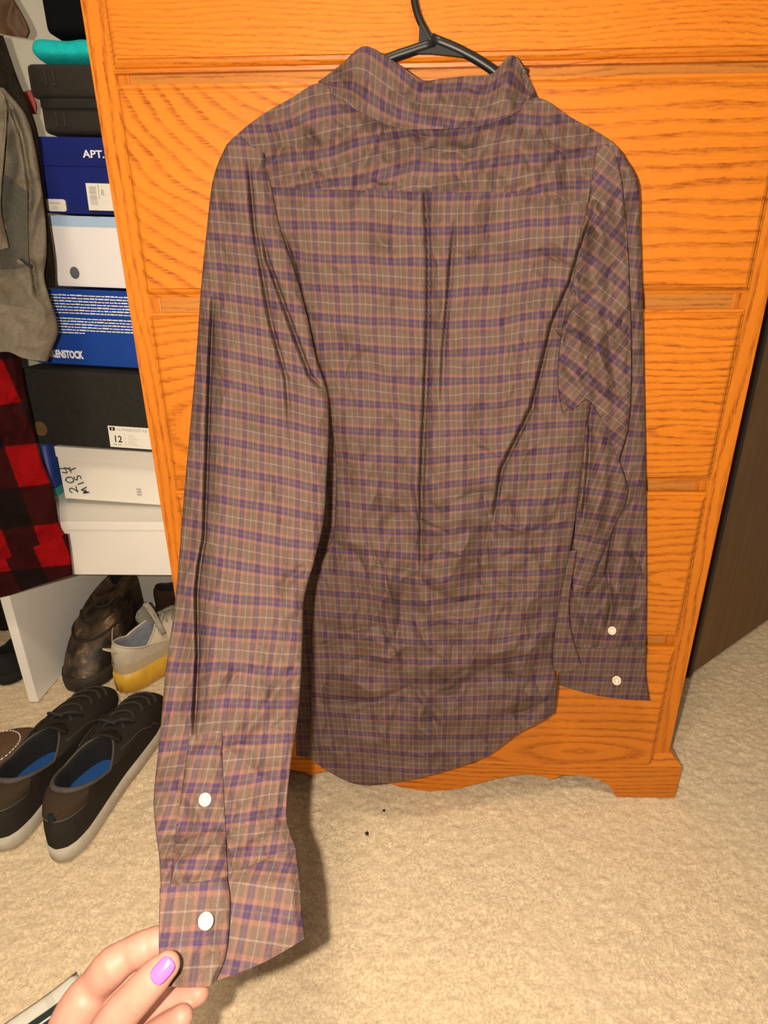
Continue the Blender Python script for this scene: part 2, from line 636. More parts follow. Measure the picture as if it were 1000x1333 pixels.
# ------------------------------------------------------------------ hanger
hang = thing('coat_hanger', 'black plastic coat hanger holding the plaid shirt', 'hanger', tuple(at(565, 60, 0.79)))
YH = 0.792
hk = []
p0 = at(566, 58, YH)
hk = [tuple(at(566, 62, YH)), tuple(at(556, 44, YH)), tuple(at(546, 25, YH)), tuple(at(540, 4, YH)), tuple(at(537, -25, YH))]
hx, hz = hk[-1][0], hk[-1][2]
hk += [(kx - 0.022, YH, kz - 0.020), (kx - 0.021, YH, kz + 0.008), (kx - 0.008, YH, kz + 0.0165), (kx + 0.008, YH, kz + 0.0150), (kx + 0.019, YH, kz + 0.004), (kx + 0.022, YH, kz - 0.008)]
tube('hook', catmull(hk, 60), 0.0038, MAT['black_plastic'], hang, True, 10)
al = [tuple(at(566, 56, YH)), tuple(at(535, 66, YH)), tuple(at(500, 79, YH)), tuple(at(420, 125, YH)), tuple(at(322, 192, YH))]
ar = [tuple(at(562, 50, YH)), tuple(at(600, 66, YH)), tuple(at(640, 90, YH)), tuple(at(720, 156, YH)), tuple(at(782, 208, YH))]
tube('arm', catmull(al, 24), 0.0050, MAT['black_plastic'], hang, True, 10)
tube('arm', catmull(ar, 24), 0.0050, MAT['black_plastic'], hang, True, 10)
tube('cross_bar', [tuple(at(322, 192, YH)), tuple(at(560, 212, YH)), tuple(at(782, 208, YH))], 0.0045, MAT['black_plastic'], hang, True, 8)
web = [at(546, 30, YH), at(566, 48, YH), at(600, 66, YH), at(612, 76, YH), at(590, 73, YH), at(560, 70, YH), at(535, 70, YH), at(545, 60, YH)]
V = [p + Vector((0, -0.003, 0)) for p in web] + [p + Vector((0, 0.003, 0)) for p in web]
n = len(web)
mobj('web', V, [tuple(range(n))[::-1], tuple(range(n, 2 * n))] + [(i, (i + 1) % n, n + (i + 1) % n, n + i) for i in range(n)], MAT['black_plastic'], hang, True, smooth=False)


# ------------------------------------------------------------------ cloth
def poly_dist(px, py, P):
    P = np.asarray(P, float)
    best = np.full(px.shape, 1e9)
    sgn = np.zeros(px.shape)
    par = np.zeros(px.shape)
    L = np.concatenate([[0], np.cumsum(np.linalg.norm(np.diff(P, axis=0), axis=1))])
    for i in range(len(P) - 1):
        a, b = P[i], P[i + 1]
        e = b - a
        t = np.clip(((px - a[0]) * e[0] + (py - a[1]) * e[1]) / (e @ e), 0, 1)
        qx, qy = a[0] + t * e[0], a[1] + t * e[1]
        d = np.hypot(px - qx, py - qy)
        s = -np.sign(e[0] * (py - a[1]) - e[1] * (px - a[0]))   # + on the right of a line running down the picture
        m = d < best
        best = np.where(m, d, best)
        sgn = np.where(m, s, sgn)
        par = np.where(m, (L[i] + t * (L[i + 1] - L[i])) / L[-1], par)
    return best, np.where(sgn == 0, 1, sgn), par


def fold_field(px, py, folds):
    h = np.zeros(px.shape)
    for f in folds:
        d, s, t = poly_dist(px, py, f['p'])
        fade = np.clip(t / f.get('f0', 0.12), 0, 1) * np.clip((1 - t) / f.get('f1', 0.2), 0, 1)
        if 'crease' in f:
            h += f['crease'] * np.exp(-d / f['w']) * np.minimum(1, 4 * t * (1 - t))
        elif 'ridge' in f:
            h += 1.9 * f['ridge'] * np.exp(-(d / f['w'])**2) * fade
        else:
            wl, wr = f.get('wl', 22), f.get('wr', 22)
            w_ = 0.5 * (1 - np.tanh(s * d / 1.6))
            h += 1.7 * fade * (w_ * f['a'] * np.exp(-(d / wl)**2) - (1 - w_) * f['b'] * np.exp(-(d / wr)**2))
            h -= f.get('g', 0.016) * fade * np.exp(-(np.maximum(0, d - 0.4) / f.get('gw', 2.6))**2)
    return h


def crumple(n, x0, x1, y0, y1, amp, lmin, lmax, angs, seed):
    r = random.Random(seed)
    out = []
    for _ in range(n):
        x, y = r.uniform(x0, x1), r.uniform(y0, y1)
        a = math.radians(r.choice(angs) + r.uniform(-18, 18))
        L = r.uniform(lmin, lmax)
        bnd = r.uniform(-0.25, 0.25)
        p = [(x - L / 2 * math.cos(a), y - L / 2 * math.sin(a)), (x + bnd * L * math.sin(a), y - bnd * L * math.cos(a)), (x + L / 2 * math.cos(a), y + L / 2 * math.sin(a))]
        out.append(dict(p=p, crease=amp * r.choice((-1, -1, 1)) * r.uniform(0.5, 1.3), w=r.uniform(2.6, 7)))
    return out


def coons(T, B, Lc, Rc, nu, nv, us=None):
    s = np.linspace(0, 1, nu) if us is None else us
    t = np.linspace(0, 1, nv)
    T, B = catmull(T, s), catmull(B, s)
    Lc, Rc = catmull(Lc, t), catmull(Rc, t)
    S, Tt = s[None, :, None], t[:, None, None]
    P = (1 - Tt) * T[None] + Tt * B[None] + (1 - S) * Lc[:, None] + S * Rc[:, None]
    P -= (1 - S) * (1 - Tt) * T[0] + S * (1 - Tt) * T[-1] + (1 - S) * Tt * B[0] + S * Tt * B[-1]
    return P


def cloth(name, T, B, Lc, Rc, nu, nv, Yf, bulge, folds, mat, parent, uvf, wr=0.0012, back=0.7, pw=2.4, world=True, wscale=1.0, wfun=None):
    """a tube of cloth: front sheet towards the viewer, back sheet behind, open top and bottom"""
    c = np.linspace(0, 1, nu)
    us = 0.55 * c + 0.45 * (0.5 - 0.5 * np.cos(math.pi * c))
    P = coons(T, B, Lc, Rc, nu, nv, us)
    px, py = P[..., 0], P[..., 1]
    t = np.broadcast_to(np.linspace(0, 1, nv)[:, None], px.shape)
    s = np.broadcast_to(us[None], px.shape)
    prof = (1 - np.abs(2 * s - 1)**pw)**(1 / pw)
    Y = Yf(px, py, s, t)
    base = at_np(px, py, Y)
    vd = CA - base
    vd /= np.linalg.norm(vd, axis=-1, keepdims=True)
    bl = bulge(t) if callable(bulge) else bulge
    k = wscale
    wig = wr * (1.3 * fbm(px / 46 * k, py / 60 * k, 3) + 1.1 * (1 - 2.2 * np.abs(vnoise(px / 38 * k + 0.012 * py * k + 31, py / 55 * k - px / 70 * k))))
    wig += wr * 0.8 * (0.5 - np.abs(vnoise(px / 17 * k + py / 60 * k, py / 22 * k + 50)))
    wig = wig * 2.6
    if wfun is not None:
        wig = wig * wfun(px, py)
    edge = np.clip(np.minimum(s, 1 - s) / 0.06, 0, 1)
    fr = bl * prof + (fold_field(px, py, folds) + wig) * (0.25 + 0.75 * edge)
    front = base + vd * fr[..., None]
    rear = base - vd * (bl * back * prof)[..., None] - vd * 0.0008
    # uv from the undisplaced sheet
    U, Vv = uvf(px, py, s, t, base)
    V = np.concatenate([front.reshape(-1, 3), rear[:, 1:-1].reshape(-1, 3)])
    uv = np.concatenate([np.stack([U, Vv], -1).reshape(-1, 2), np.stack([U, Vv], -1)[:, 1:-1].reshape(-1, 2)])
    i = np.arange(nv * nu).reshape(nv, nu)
    j = np.concatenate([i[:, :1], nv * nu + np.arange(nv * (nu - 2)).reshape(nv, nu - 2), i[:, -1:]], axis=1)
    f1 = np.stack([i[:-1, :-1], i[1:, :-1], i[1:, 1:], i[:-1, 1:]], -1).reshape(-1, 4)
    f2 = np.stack([j[:-1, :-1], j[:-1, 1:], j[1:, 1:], j[1:, :-1]], -1).reshape(-1, 4)
    o = mobj(name, V, np.concatenate([f1, f2]), mat, parent, world, uv=uv)
    o['_front'] = 1
    del o['_front']
    return o, front


def depth_from(front, lift, win=None):
    d = (front - CA).reshape(-1, 3)
    w = d @ FW
    qx = 500 + F * (d @ RT) / w
    qy = 666.5 - F * (d @ UP) / w
    yy = front.reshape(-1, 3)[:, 1]
    if win:
        k = (qx > win[0]) & (qx < win[1]) & (qy > win[2]) & (qy < win[3])
        qx, qy, yy = qx[k], qy[k], yy[k]

    def f(px, py, s, t):
        out = np.zeros(px.shape)
        for i in range(px.shape[0]):
            k = np.argmin((qx[None] - px[i][:, None])**2 + (qy[None] - py[i][:, None])**2, axis=1)
            out[i] = yy[k]
        for _ in range(6):
            p = np.pad(out, 1, mode='edge')
            out = (p[:-2, 1:-1] + p[2:, 1:-1] + p[1:-1, :-2] + p[1:-1, 2:] + 4 * out) / 8
        return out - lift
    return f


shirt = thing('plaid_shirt', 'brown and purple plaid long sleeved shirt hanging back to front on the oak dresser', 'shirt', tuple(at(560, 1000, 0.77)))
P_ = MAT['plaid']


def Ybody(px, py, s, t):
    return np.interp(py, [60, 250, 600, 1030], [0.783, 0.775, 0.765, 0.755]) + 0 * s


XC = at(556, 500, 0.77).x


def uv_body(px, py, s, t, b):
    dx = b[..., 0] - XC
    g = np.interp(py, [240, 420, 700, 1000], [0.03, 0.06, 0.10, 0.04])
    w = 0.0035 * vnoise(px / 90, py / 70) + 0.0015 * vnoise(px / 34, py / 30)
    return b[..., 0] * 1.02 + 0.02 * (b[..., 2] - 0.6) + w * 0.6, b[..., 2] - g * np.abs(dx) + w + 0.004


body_T = [(330, 240), (400, 245), (480, 247), (560, 249), (640, 250), (700, 254), (745, 262), (778, 268)]
body_B = [(401, 986), (430, 1006), (464, 1021), (506, 1019), (560, 1009), (632, 985), (674, 955), (703, 940), (722, 928)]
body_L = [(330, 240), (350, 300), (392, 420), (424, 512), (437, 600), (437, 650), (433, 700), (416, 740), (409, 790), (406, 860), (405, 940), (401, 986)]
body_R = [(778, 268), (782, 330), (785, 420), (775, 500), (764, 555), (754, 636), (743, 715), (728, 790), (720, 860), (726, 890), (722, 928)]
body_folds = [
    dict(p=[(553, 246), (557, 330), (557, 390), (556, 450), (552, 540), (548, 640), (547, 770)], a=0.0050, b=0.0060, wl=24, wr=13, f0=0.04, f1=0.15),
    dict(p=[(592, 285), (584, 380), (577, 460), (574, 540)], a=0.0030, b=0.0050, wl=12, wr=20, f1=0.4),
    dict(p=[(778, 262), (767, 288), (742, 369), (719, 420), (692, 530), (652, 612), (640, 690)], a=0.0060, b=0.0130, wl=34, wr=34, f0=0.1, f1=0.12),
    dict(p=[(366, 300), (386, 360), (411, 468), (431, 520)], a=-0.001, b=0.004, wl=10, wr=12),
    dict(p=[(437, 600), (434, 690), (430, 760)], a=0.003, b=0.003, wl=8, wr=9, f0=0.3, f1=0.4),
    dict(p=[(452, 520), (478, 640), (498, 780), (503, 880)], ridge=0.007, w=22),
    dict(p=[(520, 640), (527, 760), (522, 900)], ridge=-0.007, w=20),
    dict(p=[(600, 560), (596, 700), (588, 850)], ridge=0.008, w=26),
    dict(p=[(640, 690), (600, 790), (560, 870)], ridge=-0.005, w=18),
    dict(p=[(430, 840), (470, 880), (500, 930)], ridge=0.004, w=16),
    dict(p=[(420, 900), (455, 905), (480, 880)], ridge=-0.004, w=12),
    dict(p=[(680, 640), (690, 760), (680, 900)], ridge=0.006, w=26),
    dict(p=[(520, 872), (600, 868), (690, 830)], ridge=0.0045, w=10),
    dict(p=[(530, 895), (610, 890), (700, 860)], ridge=-0.0045, w=10),
    dict(p=[(515, 800), (600, 790), (640, 770)], ridge=-0.003, w=9),
    dict(p=[(560, 705), (610, 690), (655, 700)], ridge=-0.004, w=10),
    dict(p=[(545, 960), (585, 935), (660, 920)], ridge=0.003, w=10),
    dict(p=[(470, 270), (500, 320), (520, 400)], ridge=0.003, w=16),
    dict(p=[(640, 270), (625, 340), (610, 430)], ridge=-0.004, w=16),
]
body_folds += crumple(70, 410, 730, 640, 1000, 0.0115, 40, 130, (-25, -10, 10, 60, 95), 3)
body_folds += crumple(30, 430, 740, 270, 640, 0.0060, 40, 140, (80, 95, 110, 60, 20), 4)
_, body_front = cloth('back_panel', body_T, body_B, body_L, body_R, 260, 420, Ybody, lambda t: (0.014 + 0.016 * np.linspace(0, 1, 420))[:, None], body_folds, P_, shirt, uv_body,
      wr=0.0016, wfun=lambda px, py: np.interp(py, [250, 500, 720, 850], [0.65, 0.7, 1.2, 1.6]))

# yoke
yoke_T = [(297, 186), (320, 165), (345, 147), (380, 127), (415, 108), (440, 125), (480, 147), (520, 161), (560, 163), (620, 160), (660, 149), (699, 127), (740, 151), (790, 180), (815, 206)]
yoke_B = [(318, 243), (345, 243), (400, 246), (480, 248), (560, 250), (640, 251), (700, 255), (745, 263), (782, 270)]
yoke_folds = [
    dict(p=[(460, 205), (430, 195), (412, 210)], ridge=-0.003, w=7),
    dict(p=[(480, 180), (500, 215), (488, 240)], ridge=0.003, w=10),
    dict(p=[(420, 150), (440, 190), (452, 235)], ridge=0.003, w=12),
    dict(p=[(640, 180), (650, 215), (640, 246)], ridge=-0.003, w=9),
    dict(p=[(735, 190), (740, 225), (738, 255)], ridge=-0.004, w=8),
    dict(p=[(720, 200), (690, 215), (660, 245)], ridge=0.003, w=12),
    dict(p=[(555, 170), (556, 210), (555, 248)], ridge=-0.002, w=8),
]

yoke_folds += crumple(34, 330, 780, 140, 245, 0.0085, 25, 70, (60, 100, 120, 20, -30), 5)


def uv_yoke(px, py, s, t, b):
    dx = b[..., 0] - XC
    w = 0.004 * vnoise(px / 60, py / 50 + 8)
    return b[..., 0] * 1.0 + 0.25 * np.abs(dx) * (b[..., 2] - 1.0) + w + 0.002, b[..., 2] + 0.16 * np.maximum(0, -dx - 0.02) - 0.10 * np.maximum(0, dx) + w + 0.012


cloth('yoke', yoke_T, yoke_B, [(297, 186), (306, 215), (318, 243)], [(815, 206), (800, 240), (782, 270)], 200, 60,
      Ybody, lambda t: (0.018 * np.minimum(1, 0.35 + np.linspace(0, 1, 60)) - 0.002)[:, None], yoke_folds, P_, shirt, uv_yoke, wr=0.0018, wscale=1.3)

# right sleeve
rs_T = [(775, 190), (790, 181), (800, 188), (812, 201)]
rs_B = [(731, 846), (785, 843), (841, 842)]
rs_L = [(775, 190), (769, 240), (758, 300), (744, 370), (731, 440), (727, 500), (738, 560), (742, 640), (738, 720), (733, 790), (731, 846)]
rs_R = [(812, 201), (831, 236), (834, 300), (837, 400), (839, 500), (841, 600), (842, 720), (842, 800), (841, 842)]


def Yrs(px, py, s, t):
    return np.interp(py, [180, 260, 420, 560, 850], [0.783, 0.780, 0.782, 0.790, 0.788])


def uv_rot(a, cx, cz, dv=0.0):
    def f(px, py, s, t, b):
        w = 0.003 * vnoise(px / 50 + 3, py / 60)
        x, z = b[..., 0] - cx, b[..., 2] - cz
        return math.cos(a) * x - math.sin(a) * z + w, math.sin(a) * x + math.cos(a) * z + w + dv
    return f


rs_folds = [
    dict(p=[(780, 760), (795, 790), (790, 825)], ridge=-0.004, w=8),
    dict(p=[(830, 260), (829, 400), (832, 560)], ridge=0.003, w=6),
    dict(p=[(812, 700), (806, 760), (812, 830)], ridge=0.004, w=9),
    dict(p=[(822, 690), (830, 760), (822, 830)], ridge=-0.003, w=6),
    dict(p=[(760, 740), (765, 790), (757, 835)], ridge=0.004, w=9),
    dict(p=[(800, 680), (790, 740), (795, 790), (786, 830)], a=0.002, b=0.003, wl=8, wr=8, g=0.008),
]
rs_folds += crumple(26, 740, 840, 620, 840, 0.0095, 25, 70, (70, 100, 120, 0), 6)
sl_r, rs_front = cloth('sleeve', rs_T, rs_B, rs_L, rs_R, 110, 280, Yrs, 0.012, rs_folds, P_, shirt, uv_rot(0.03, 0.33, 0.75), wr=0.0016, back=0.4)
up_folds = [
    dict(p=[(800, 330), (790, 400), (796, 470), (803, 560)], ridge=-0.005, w=8),
    dict(p=[(757, 390), (778, 455), (800, 545)], ridge=0.006, w=11),
    dict(p=[(742, 430), (757, 480), (766, 512)], ridge=-0.004, w=7),
    dict(p=[(792, 245), (778, 315), (762, 380)], ridge=0.006, w=12),
    dict(p=[(770, 260), (785, 290), (800, 300)], ridge=-0.003, w=6),
    dict(p=[(735, 470), (755, 500), (775, 525)], ridge=0.004, w=7),
]
_bd = depth_from(body_front[::2, ::2], 0.0022, (680, 800, 250, 640))


def Yuf(px, py, s, t):
    own = np.interp(py, [180, 260, 420, 530, 600], [0.772, 0.764, 0.757, 0.754, 0.758])
    k = np.clip(s / 0.5, 0, 1)
    k = k * k * (3 - 2 * k) * np.clip((py - 240) / 40, 0, 1) + 1 - np.clip((py - 240) / 40, 0, 1)
    return np.minimum(_bd(px, py, s, t), own + 0.02) * (1 - k) + own * k


up_folds += crumple(22, 730, 815, 240, 590, 0.0080, 30, 80, (60, 80, 110, 30), 8)
cloth('sleeve_fold', [(775, 190), (790, 190), (804, 206)], [(732, 538), (746, 532), (766, 520), (788, 556), (806, 600)],
      [(775, 190), (769, 240), (758, 300), (744, 370), (730, 440), (726, 500), (732, 538)], [(804, 206), (811, 240), (818, 330), (822, 450), (819, 550), (806, 600)],
      90, 190, Yuf, 0.010, up_folds, P_, shirt, uv_rot(0.62, 0.28, 0.72), wr=0.0016, back=0.2)
cloth('sleeve_fold', [(763, 530), (768, 524), (788, 556), (806, 598)], [(744, 770), (758, 765), (774, 750)],
      [(763, 530), (757, 600), (748, 690), (744, 770)], [(806, 598), (814, 620), (818, 641), (812, 662), (800, 685), (788, 715), (774, 750)],
      60, 120, lambda px, py, s, t: np.interp(py, [520, 600, 770], [0.774, 0.768, 0.776]), 0.010,
      [dict(p=[(768, 530), (766, 600), (757, 690)], a=0.003, b=0.004, wl=8, wr=8, g=0.008), dict(p=[(780, 560), (785, 640), (770, 720)], ridge=0.004, w=8),
       dict(p=[(800, 610), (795, 660), (780, 700)], ridge=-0.004, w=7)], P_, shirt, uv_rot(0.18, 0.30, 0.60), wr=0.0018, back=0.2)
rc_T = [(729, 846), (785, 843), (842, 842)]
rc_B = [(727, 892), (770, 904), (810, 910), (846, 912)]


def uv_shift(du, dv, sx=1.0):
    return lambda px, py, s, t, b: (b[..., 0] * sx + du, b[..., 2] + dv)


cuff_r, cuff_r_front = cloth('cuff', rc_T, rc_B, [(729, 846), (727, 870), (727, 892)], [(842, 842), (841, 875), (846, 912)], 50, 30,
                             lambda px, py, s, t: 0.781 + 0 * s, 0.010, [], P_, shirt, uv_shift(0.004, 0.01), wr=0.0006, back=0.5)
# the loose tail of the front panel beside the back hem
cloth('front_tail', [(730, 720), (752, 716)], [(712, 868), (736, 876), (757, 864)], [(730, 720), (718, 790), (712, 868)], [(752, 716), (742, 780), (744, 820), (752, 850), (757, 864)],
      24, 60, lambda px, py, s, t: 0.766 + 0 * s, 0.006, [], P_, shirt, uv_shift(0.0, 0.0), wr=0.001)

# the front of the shirt showing past the back panel, behind the pulled sleeve
cloth('front_panel', [(400, 500), (560, 500), (760, 500)], [(386, 984), (440, 990), (560, 985), (700, 930)], [(400, 500), (418, 560), (415, 680), (392, 760), (384, 860), (386, 984)],
      [(760, 500), (745, 640), (725, 780), (700, 930)], 60, 120, lambda px, py, s, t: 0.797 + 0 * s, 0.004, [], P_, shirt, uv_shift(0.004, 0.011), wr=0.0008)

# left sleeve, pulled towards the viewer
ls_T = [(295, 188), (310, 176), (326, 190), (345, 200)]
ls_B = [(209, 1158), (255, 1152), (300, 1138), (385, 1102)]
ls_L = [(295, 188), (284, 212), (276, 240), (269, 300), (262, 370), (255, 470), (247, 560), (239, 650), (232, 740), (226, 800), (216, 870), (208, 960), (200, 1040), (203, 1085), (207, 1115), (209, 1158)]
ls_R = [(345, 200), (355, 250), (366, 300), (386, 360), (402, 420), (412, 468), (426, 512), (428, 560), (426, 610), (421, 680), (408, 735), (396, 780), (394, 830), (392, 880), (387, 940), (378, 1000), (373, 1060), (378, 1085), (385, 1102)]


def Yls(px, py, s, t):
    return np.interp(py, [180, 300, 420, 520, 650, 800, 1000, 1150, 1290], [0.772, 0.760, 0.738, 0.705, 0.635, 0.545, 0.415, 0.318, 0.268]) + 0.012 * (s - 0.5) * np.interp(py, [200, 500, 900], [0, 1, 1])


def make_axis():
    c = []
    for py in np.arange(150, 1320, 10.0):
        c.append(tuple(at(0.5 * (np.interp(py, [q[1] for q in ls_L], [q[0] for q in ls_L]) + np.interp(py, [q[1] for q in ls_R], [q[0] for q in ls_R])), py, float(Yls(0, py, 0.5, 0)))))
    c = np.array(c)
    L = np.concatenate([[0], np.cumsum(np.linalg.norm(np.diff(c, axis=0), axis=1))])
    return np.arange(150, 1320, 10.0), L


axp, axl = make_axis()


def uv_ls(px, py, s, t, b):
    w = 0.002 * vnoise(px / 60, py / 80)
    tilt = np.interp(py, [250, 450, 700, 850, 1000, 1150], [0.05, 0.20, 0.20, 0.06, -0.10, -0.15])
    x = b[..., 0] + 0.13
    return x * 1.12 + 0.012 * (px < 268) + w - 0.05 * np.interp(py, axp, axl), -np.interp(py, axp, axl) + tilt * x + w + 0.01


ls_folds = [
    dict(p=[(277, 380), (272, 510), (268, 640), (266, 700), (260, 732), (256, 770), (257, 855), (254, 917), (251, 965)], a=0.0050, b=0.0085, wl=14, wr=13, f0=0.08, f1=0.06),
    dict(p=[(322, 200), (331, 300), (340, 352), (352, 420), (372, 492), (379, 590)], a=0.0035, b=0.0020, wl=26, wr=12, f0=0.1, f1=0.3, g=0.010),
    dict(p=[(338, 290), (347, 335), (370, 400), (403, 489), (424, 510)], a=0.0030, b=0.0025, wl=12, wr=10, f0=0.2, f1=0.08, g=0.012),
    dict(p=[(282, 235), (290, 300), (286, 380)], ridge=-0.004, w=10),
    dict(p=[(355, 600), (362, 640), (374, 700)], ridge=-0.002, w=8),
    dict(p=[(400, 735), (380, 752), (360, 770)], ridge=-0.0030, w=7),
    dict(p=[(395, 790), (370, 800), (350, 830)], ridge=0.0030, w=9),
    dict(p=[(392, 860), (360, 900), (336, 935), (300, 975)], ridge=-0.0045, w=9),
    dict(p=[(386, 900), (370, 925), (345, 945)], ridge=0.003, w=9),
    dict(p=[(372, 1060), (340, 1085), (300, 1110)], ridge=-0.0025, w=6),
    dict(p=[(205, 1090), (240, 1085), (290, 1070)], ridge=-0.0025, w=6),
    dict(p=[(208, 1125), (240, 1120), (290, 1100)], ridge=0.0022, w=7),
    dict(p=[(365, 1075), (372, 1040), (376, 1000)], ridge=-0.003, w=6),
    dict(p=[(230, 985), (240, 1050), (236, 1140)], ridge=-0.002, w=8),
]
ls_folds += crumple(22, 270, 400, 250, 860, 0.0030, 40, 120, (80, 100, 60), 9) + crumple(26, 215, 380, 860, 1140, 0.0042, 30, 80, (0, -20, -45, 80), 10)
sl_l, ls_front = cloth('sleeve', ls_T, ls_B, ls_L, ls_R, 200, 400, Yls, lambda t: np.interp(np.linspace(0, 1, 400), [0, 0.1, 0.5, 1], [0.016, 0.022, 0.024, 0.008])[:, None],
                       ls_folds, P_, shirt, uv_ls, wr=0.0010)


def uv_cuff(rot, du=0.0, dv=0.0):
    def f(px, py, s, t, b):
        x = b[..., 0] + 0.13
        v = np.interp(py, axp, axl)
        a = rot
        return np.cos(a) * x * 1.1 + np.sin(a) * v + du, -np.cos(a) * v + np.sin(a) * x + dv
    return f


lcT = [(209, 1158), (255, 1152), (300, 1138), (345, 1120), (385, 1100)]
lcB = [(232, 1281), (268, 1280), (300, 1270), (345, 1252), (397, 1222)]
cuff_l, cuff_l_front = cloth('cuff', lcT, lcB, [(209, 1158), (208, 1200), (209, 1240), (232, 1281)], [(385, 1100), (391, 1150), (394, 1190), (397, 1222)], 60, 50,
                             Yls, 0.008, [dict(p=[(372, 1110), (380, 1160), (388, 1225)], ridge=0.002, w=10)], P_, shirt, uv_cuff(0.12, 0.009, 0.012), wr=0.0007)


def Yov(px, py, s, t):
    return Yls(px, py, s, t) - 0.0135


ov, ov_front = cloth('cuff_overlap', [(208, 1156), (250, 1151), (296, 1140)], [(213, 1284), (250, 1285), (272, 1284), (282, 1276)],
                     [(208, 1156), (207, 1200), (207, 1240), (213, 1284)], [(296, 1140), (300, 1170), (299, 1205), (294, 1245), (282, 1276)], 40, 50,
                     Yov, 0.004, [], P_, shirt, uv_cuff(-0.05, 0.001, 0.0), wr=0.0006, back=0.3)
pk, pk_front = cloth('sleeve_placket', [(246, 958), (268, 955), (289, 950)], [(222, 1150), (260, 1148), (297, 1140)], [(246, 958), (238, 1020), (228, 1090), (222, 1150)],
                     [(289, 950), (290, 1000), (293, 1060), (297, 1140)], 30, 70, depth_from(ls_front[190:, ::3], 0.0012), 0.0012,
                     [dict(p=[(225, 1090), (255, 1085), (295, 1070)], ridge=-0.0015, w=6)], P_, shirt, uv_cuff(0.02, 0.006, 0.02), wr=0.0008, back=0.3)

# collar
col_T = [(414, 106), (428, 96), (448, 80), (468, 62), (478, 60), (496, 69), (522, 86), (550, 104), (575, 102), (605, 99), (640, 96), (654, 82), (664, 72), (674, 76), (686, 96), (700, 126)]
col_B = [(416, 110), (440, 128), (480, 151), (520, 167), (560, 168), (620, 165), (660, 153), (701, 130)]


def Ycol(px, py, s, t):
    return 0.770 + 0.030 * np.abs(2 * s - 1)**2.2 - 0.004 * t + 0 * px


def uv_col(px, py, s, t, b):
    return s * 0.30 + 0.1, -t * 0.05 + 0.01 + 0.03 * s + 0.002 * vnoise(px / 30, py / 30)


cloth('collar', col_T, col_B, [(414, 106), (416, 110)], [(700, 126), (701, 130)], 130, 34, Ycol, lambda t: (0.004 + 0.010 * np.linspace(0, 1, 34))[:, None],
      [dict(p=[(552, 104), (545, 125), (535, 150)], a=0.002, b=0.002, wl=10, wr=10, g=0.003), dict(p=[(655, 85), (640, 110), (630, 140)], ridge=-0.003, w=8),
       dict(p=[(640, 100), (665, 120), (690, 128)], ridge=0.003, w=8)] + crumple(22, 430, 700, 70, 160, 0.0075, 20, 60, (90, 60, 120, 20), 12), P_, shirt, uv_col, wr=0.0016, wscale=1.6, back=0.6)
# collar band behind, going round the neck
cloth('collar_band', [(478, 72), (510, 108), (560, 118), (620, 116), (664, 84)], [(450, 120), (500, 135), (560, 140), (620, 138), (690, 118)], [(478, 72), (450, 120)], [(664, 84), (690, 118)],
      60, 14, lambda px, py, s, t: 0.806 - 0.012 * np.sin(math.pi * s), 0.002, [], P_, shirt, uv_col, wr=0.0005)


def button(px, py, r_px, Y, parent, tilt=0.0):
    p = at(px, py, Y)
    sc = (p - CAM).dot(fw) / F
    r = r_px * sc
    n = (CAM - p).normalized()
    a = n.cross(Vector((0, 0, 1))).normalized()
    b = n.cross(a)
    prof = [(0.0, 0.0010), (0.60, 0.0010), (0.72, 0.0020), (0.90, 0.0022), (1.0, 0.0012), (1.0, -0.0008)]
    V, Fc = [], []
    seg = 24
    for q, h in prof:
        for k in range(seg):
            g = 2 * math.pi * k / seg
            V.append(p + a * (math.cos(g) * q * r * 0.93) + b * (math.sin(g) * q * r) + n * h)
    for i in range(len(prof) - 1):
        for k in range(seg):
            k2 = (k + 1) % seg
            Fc.append((i * seg + k, i * seg + k2, i * seg + seg + k2, i * seg + seg + k))
    o = mobj('button', V, Fc, MAT['button'], parent, True)
    th = []
    for dx, dy in ((-0.18, -0.18), (0.18, -0.18), (-0.18, 0.18), (0.18, 0.18)):
        c = p + a * dx * r + b * dy * r + n * 0.0011
        V2 = [c + a * math.cos(g) * r * 0.09 + b * math.sin(g) * r * 0.09 for g in np.linspace(0, 2 * math.pi, 7)[:-1]]
        th.append((V2, [tuple(range(6))]))
    V2, F2 = join_geo(th)
    mobj('thread_holes', V2, F2, plain('thread', (0.45, 0.36, 0.24), 0.8), o, True, smooth=False)
    return o


def front_Y(front, px, py):
    d = front - CA
    w = d @ FW
    qx = 500 + F * (d @ RT) / w
    qy = 666.5 - F * (d @ UP) / w
    i = np.argmin((qx - px)**2 + (qy - py)**2)
    return float(front.reshape(-1, 3)[i, 1])


button(267, 1041, 8.5, front_Y(pk_front, 267, 1041) - 0.0025, shirt)
button(268, 1199, 10.5, front_Y(ov_front, 268, 1199) - 0.0025, ov)
button(797, 821, 5.6, front_Y(rs_front, 797, 821) - 0.002, shirt)
button(803, 886, 6.0, front_Y(cuff_r_front, 803, 886) - 0.003, cuff_r)
button(683, 92, 4.0, 0.790, shirt).data.materials[0] = MAT['black_plastic']
tube('button_loop', [tuple(at(258, 1200, front_Y(ov_front, 258, 1200) - 0.001)), tuple(at(262, 1199, front_Y(ov_front, 262, 1199) - 0.001))], 0.0009, MAT['ink'], ov, True, 6)

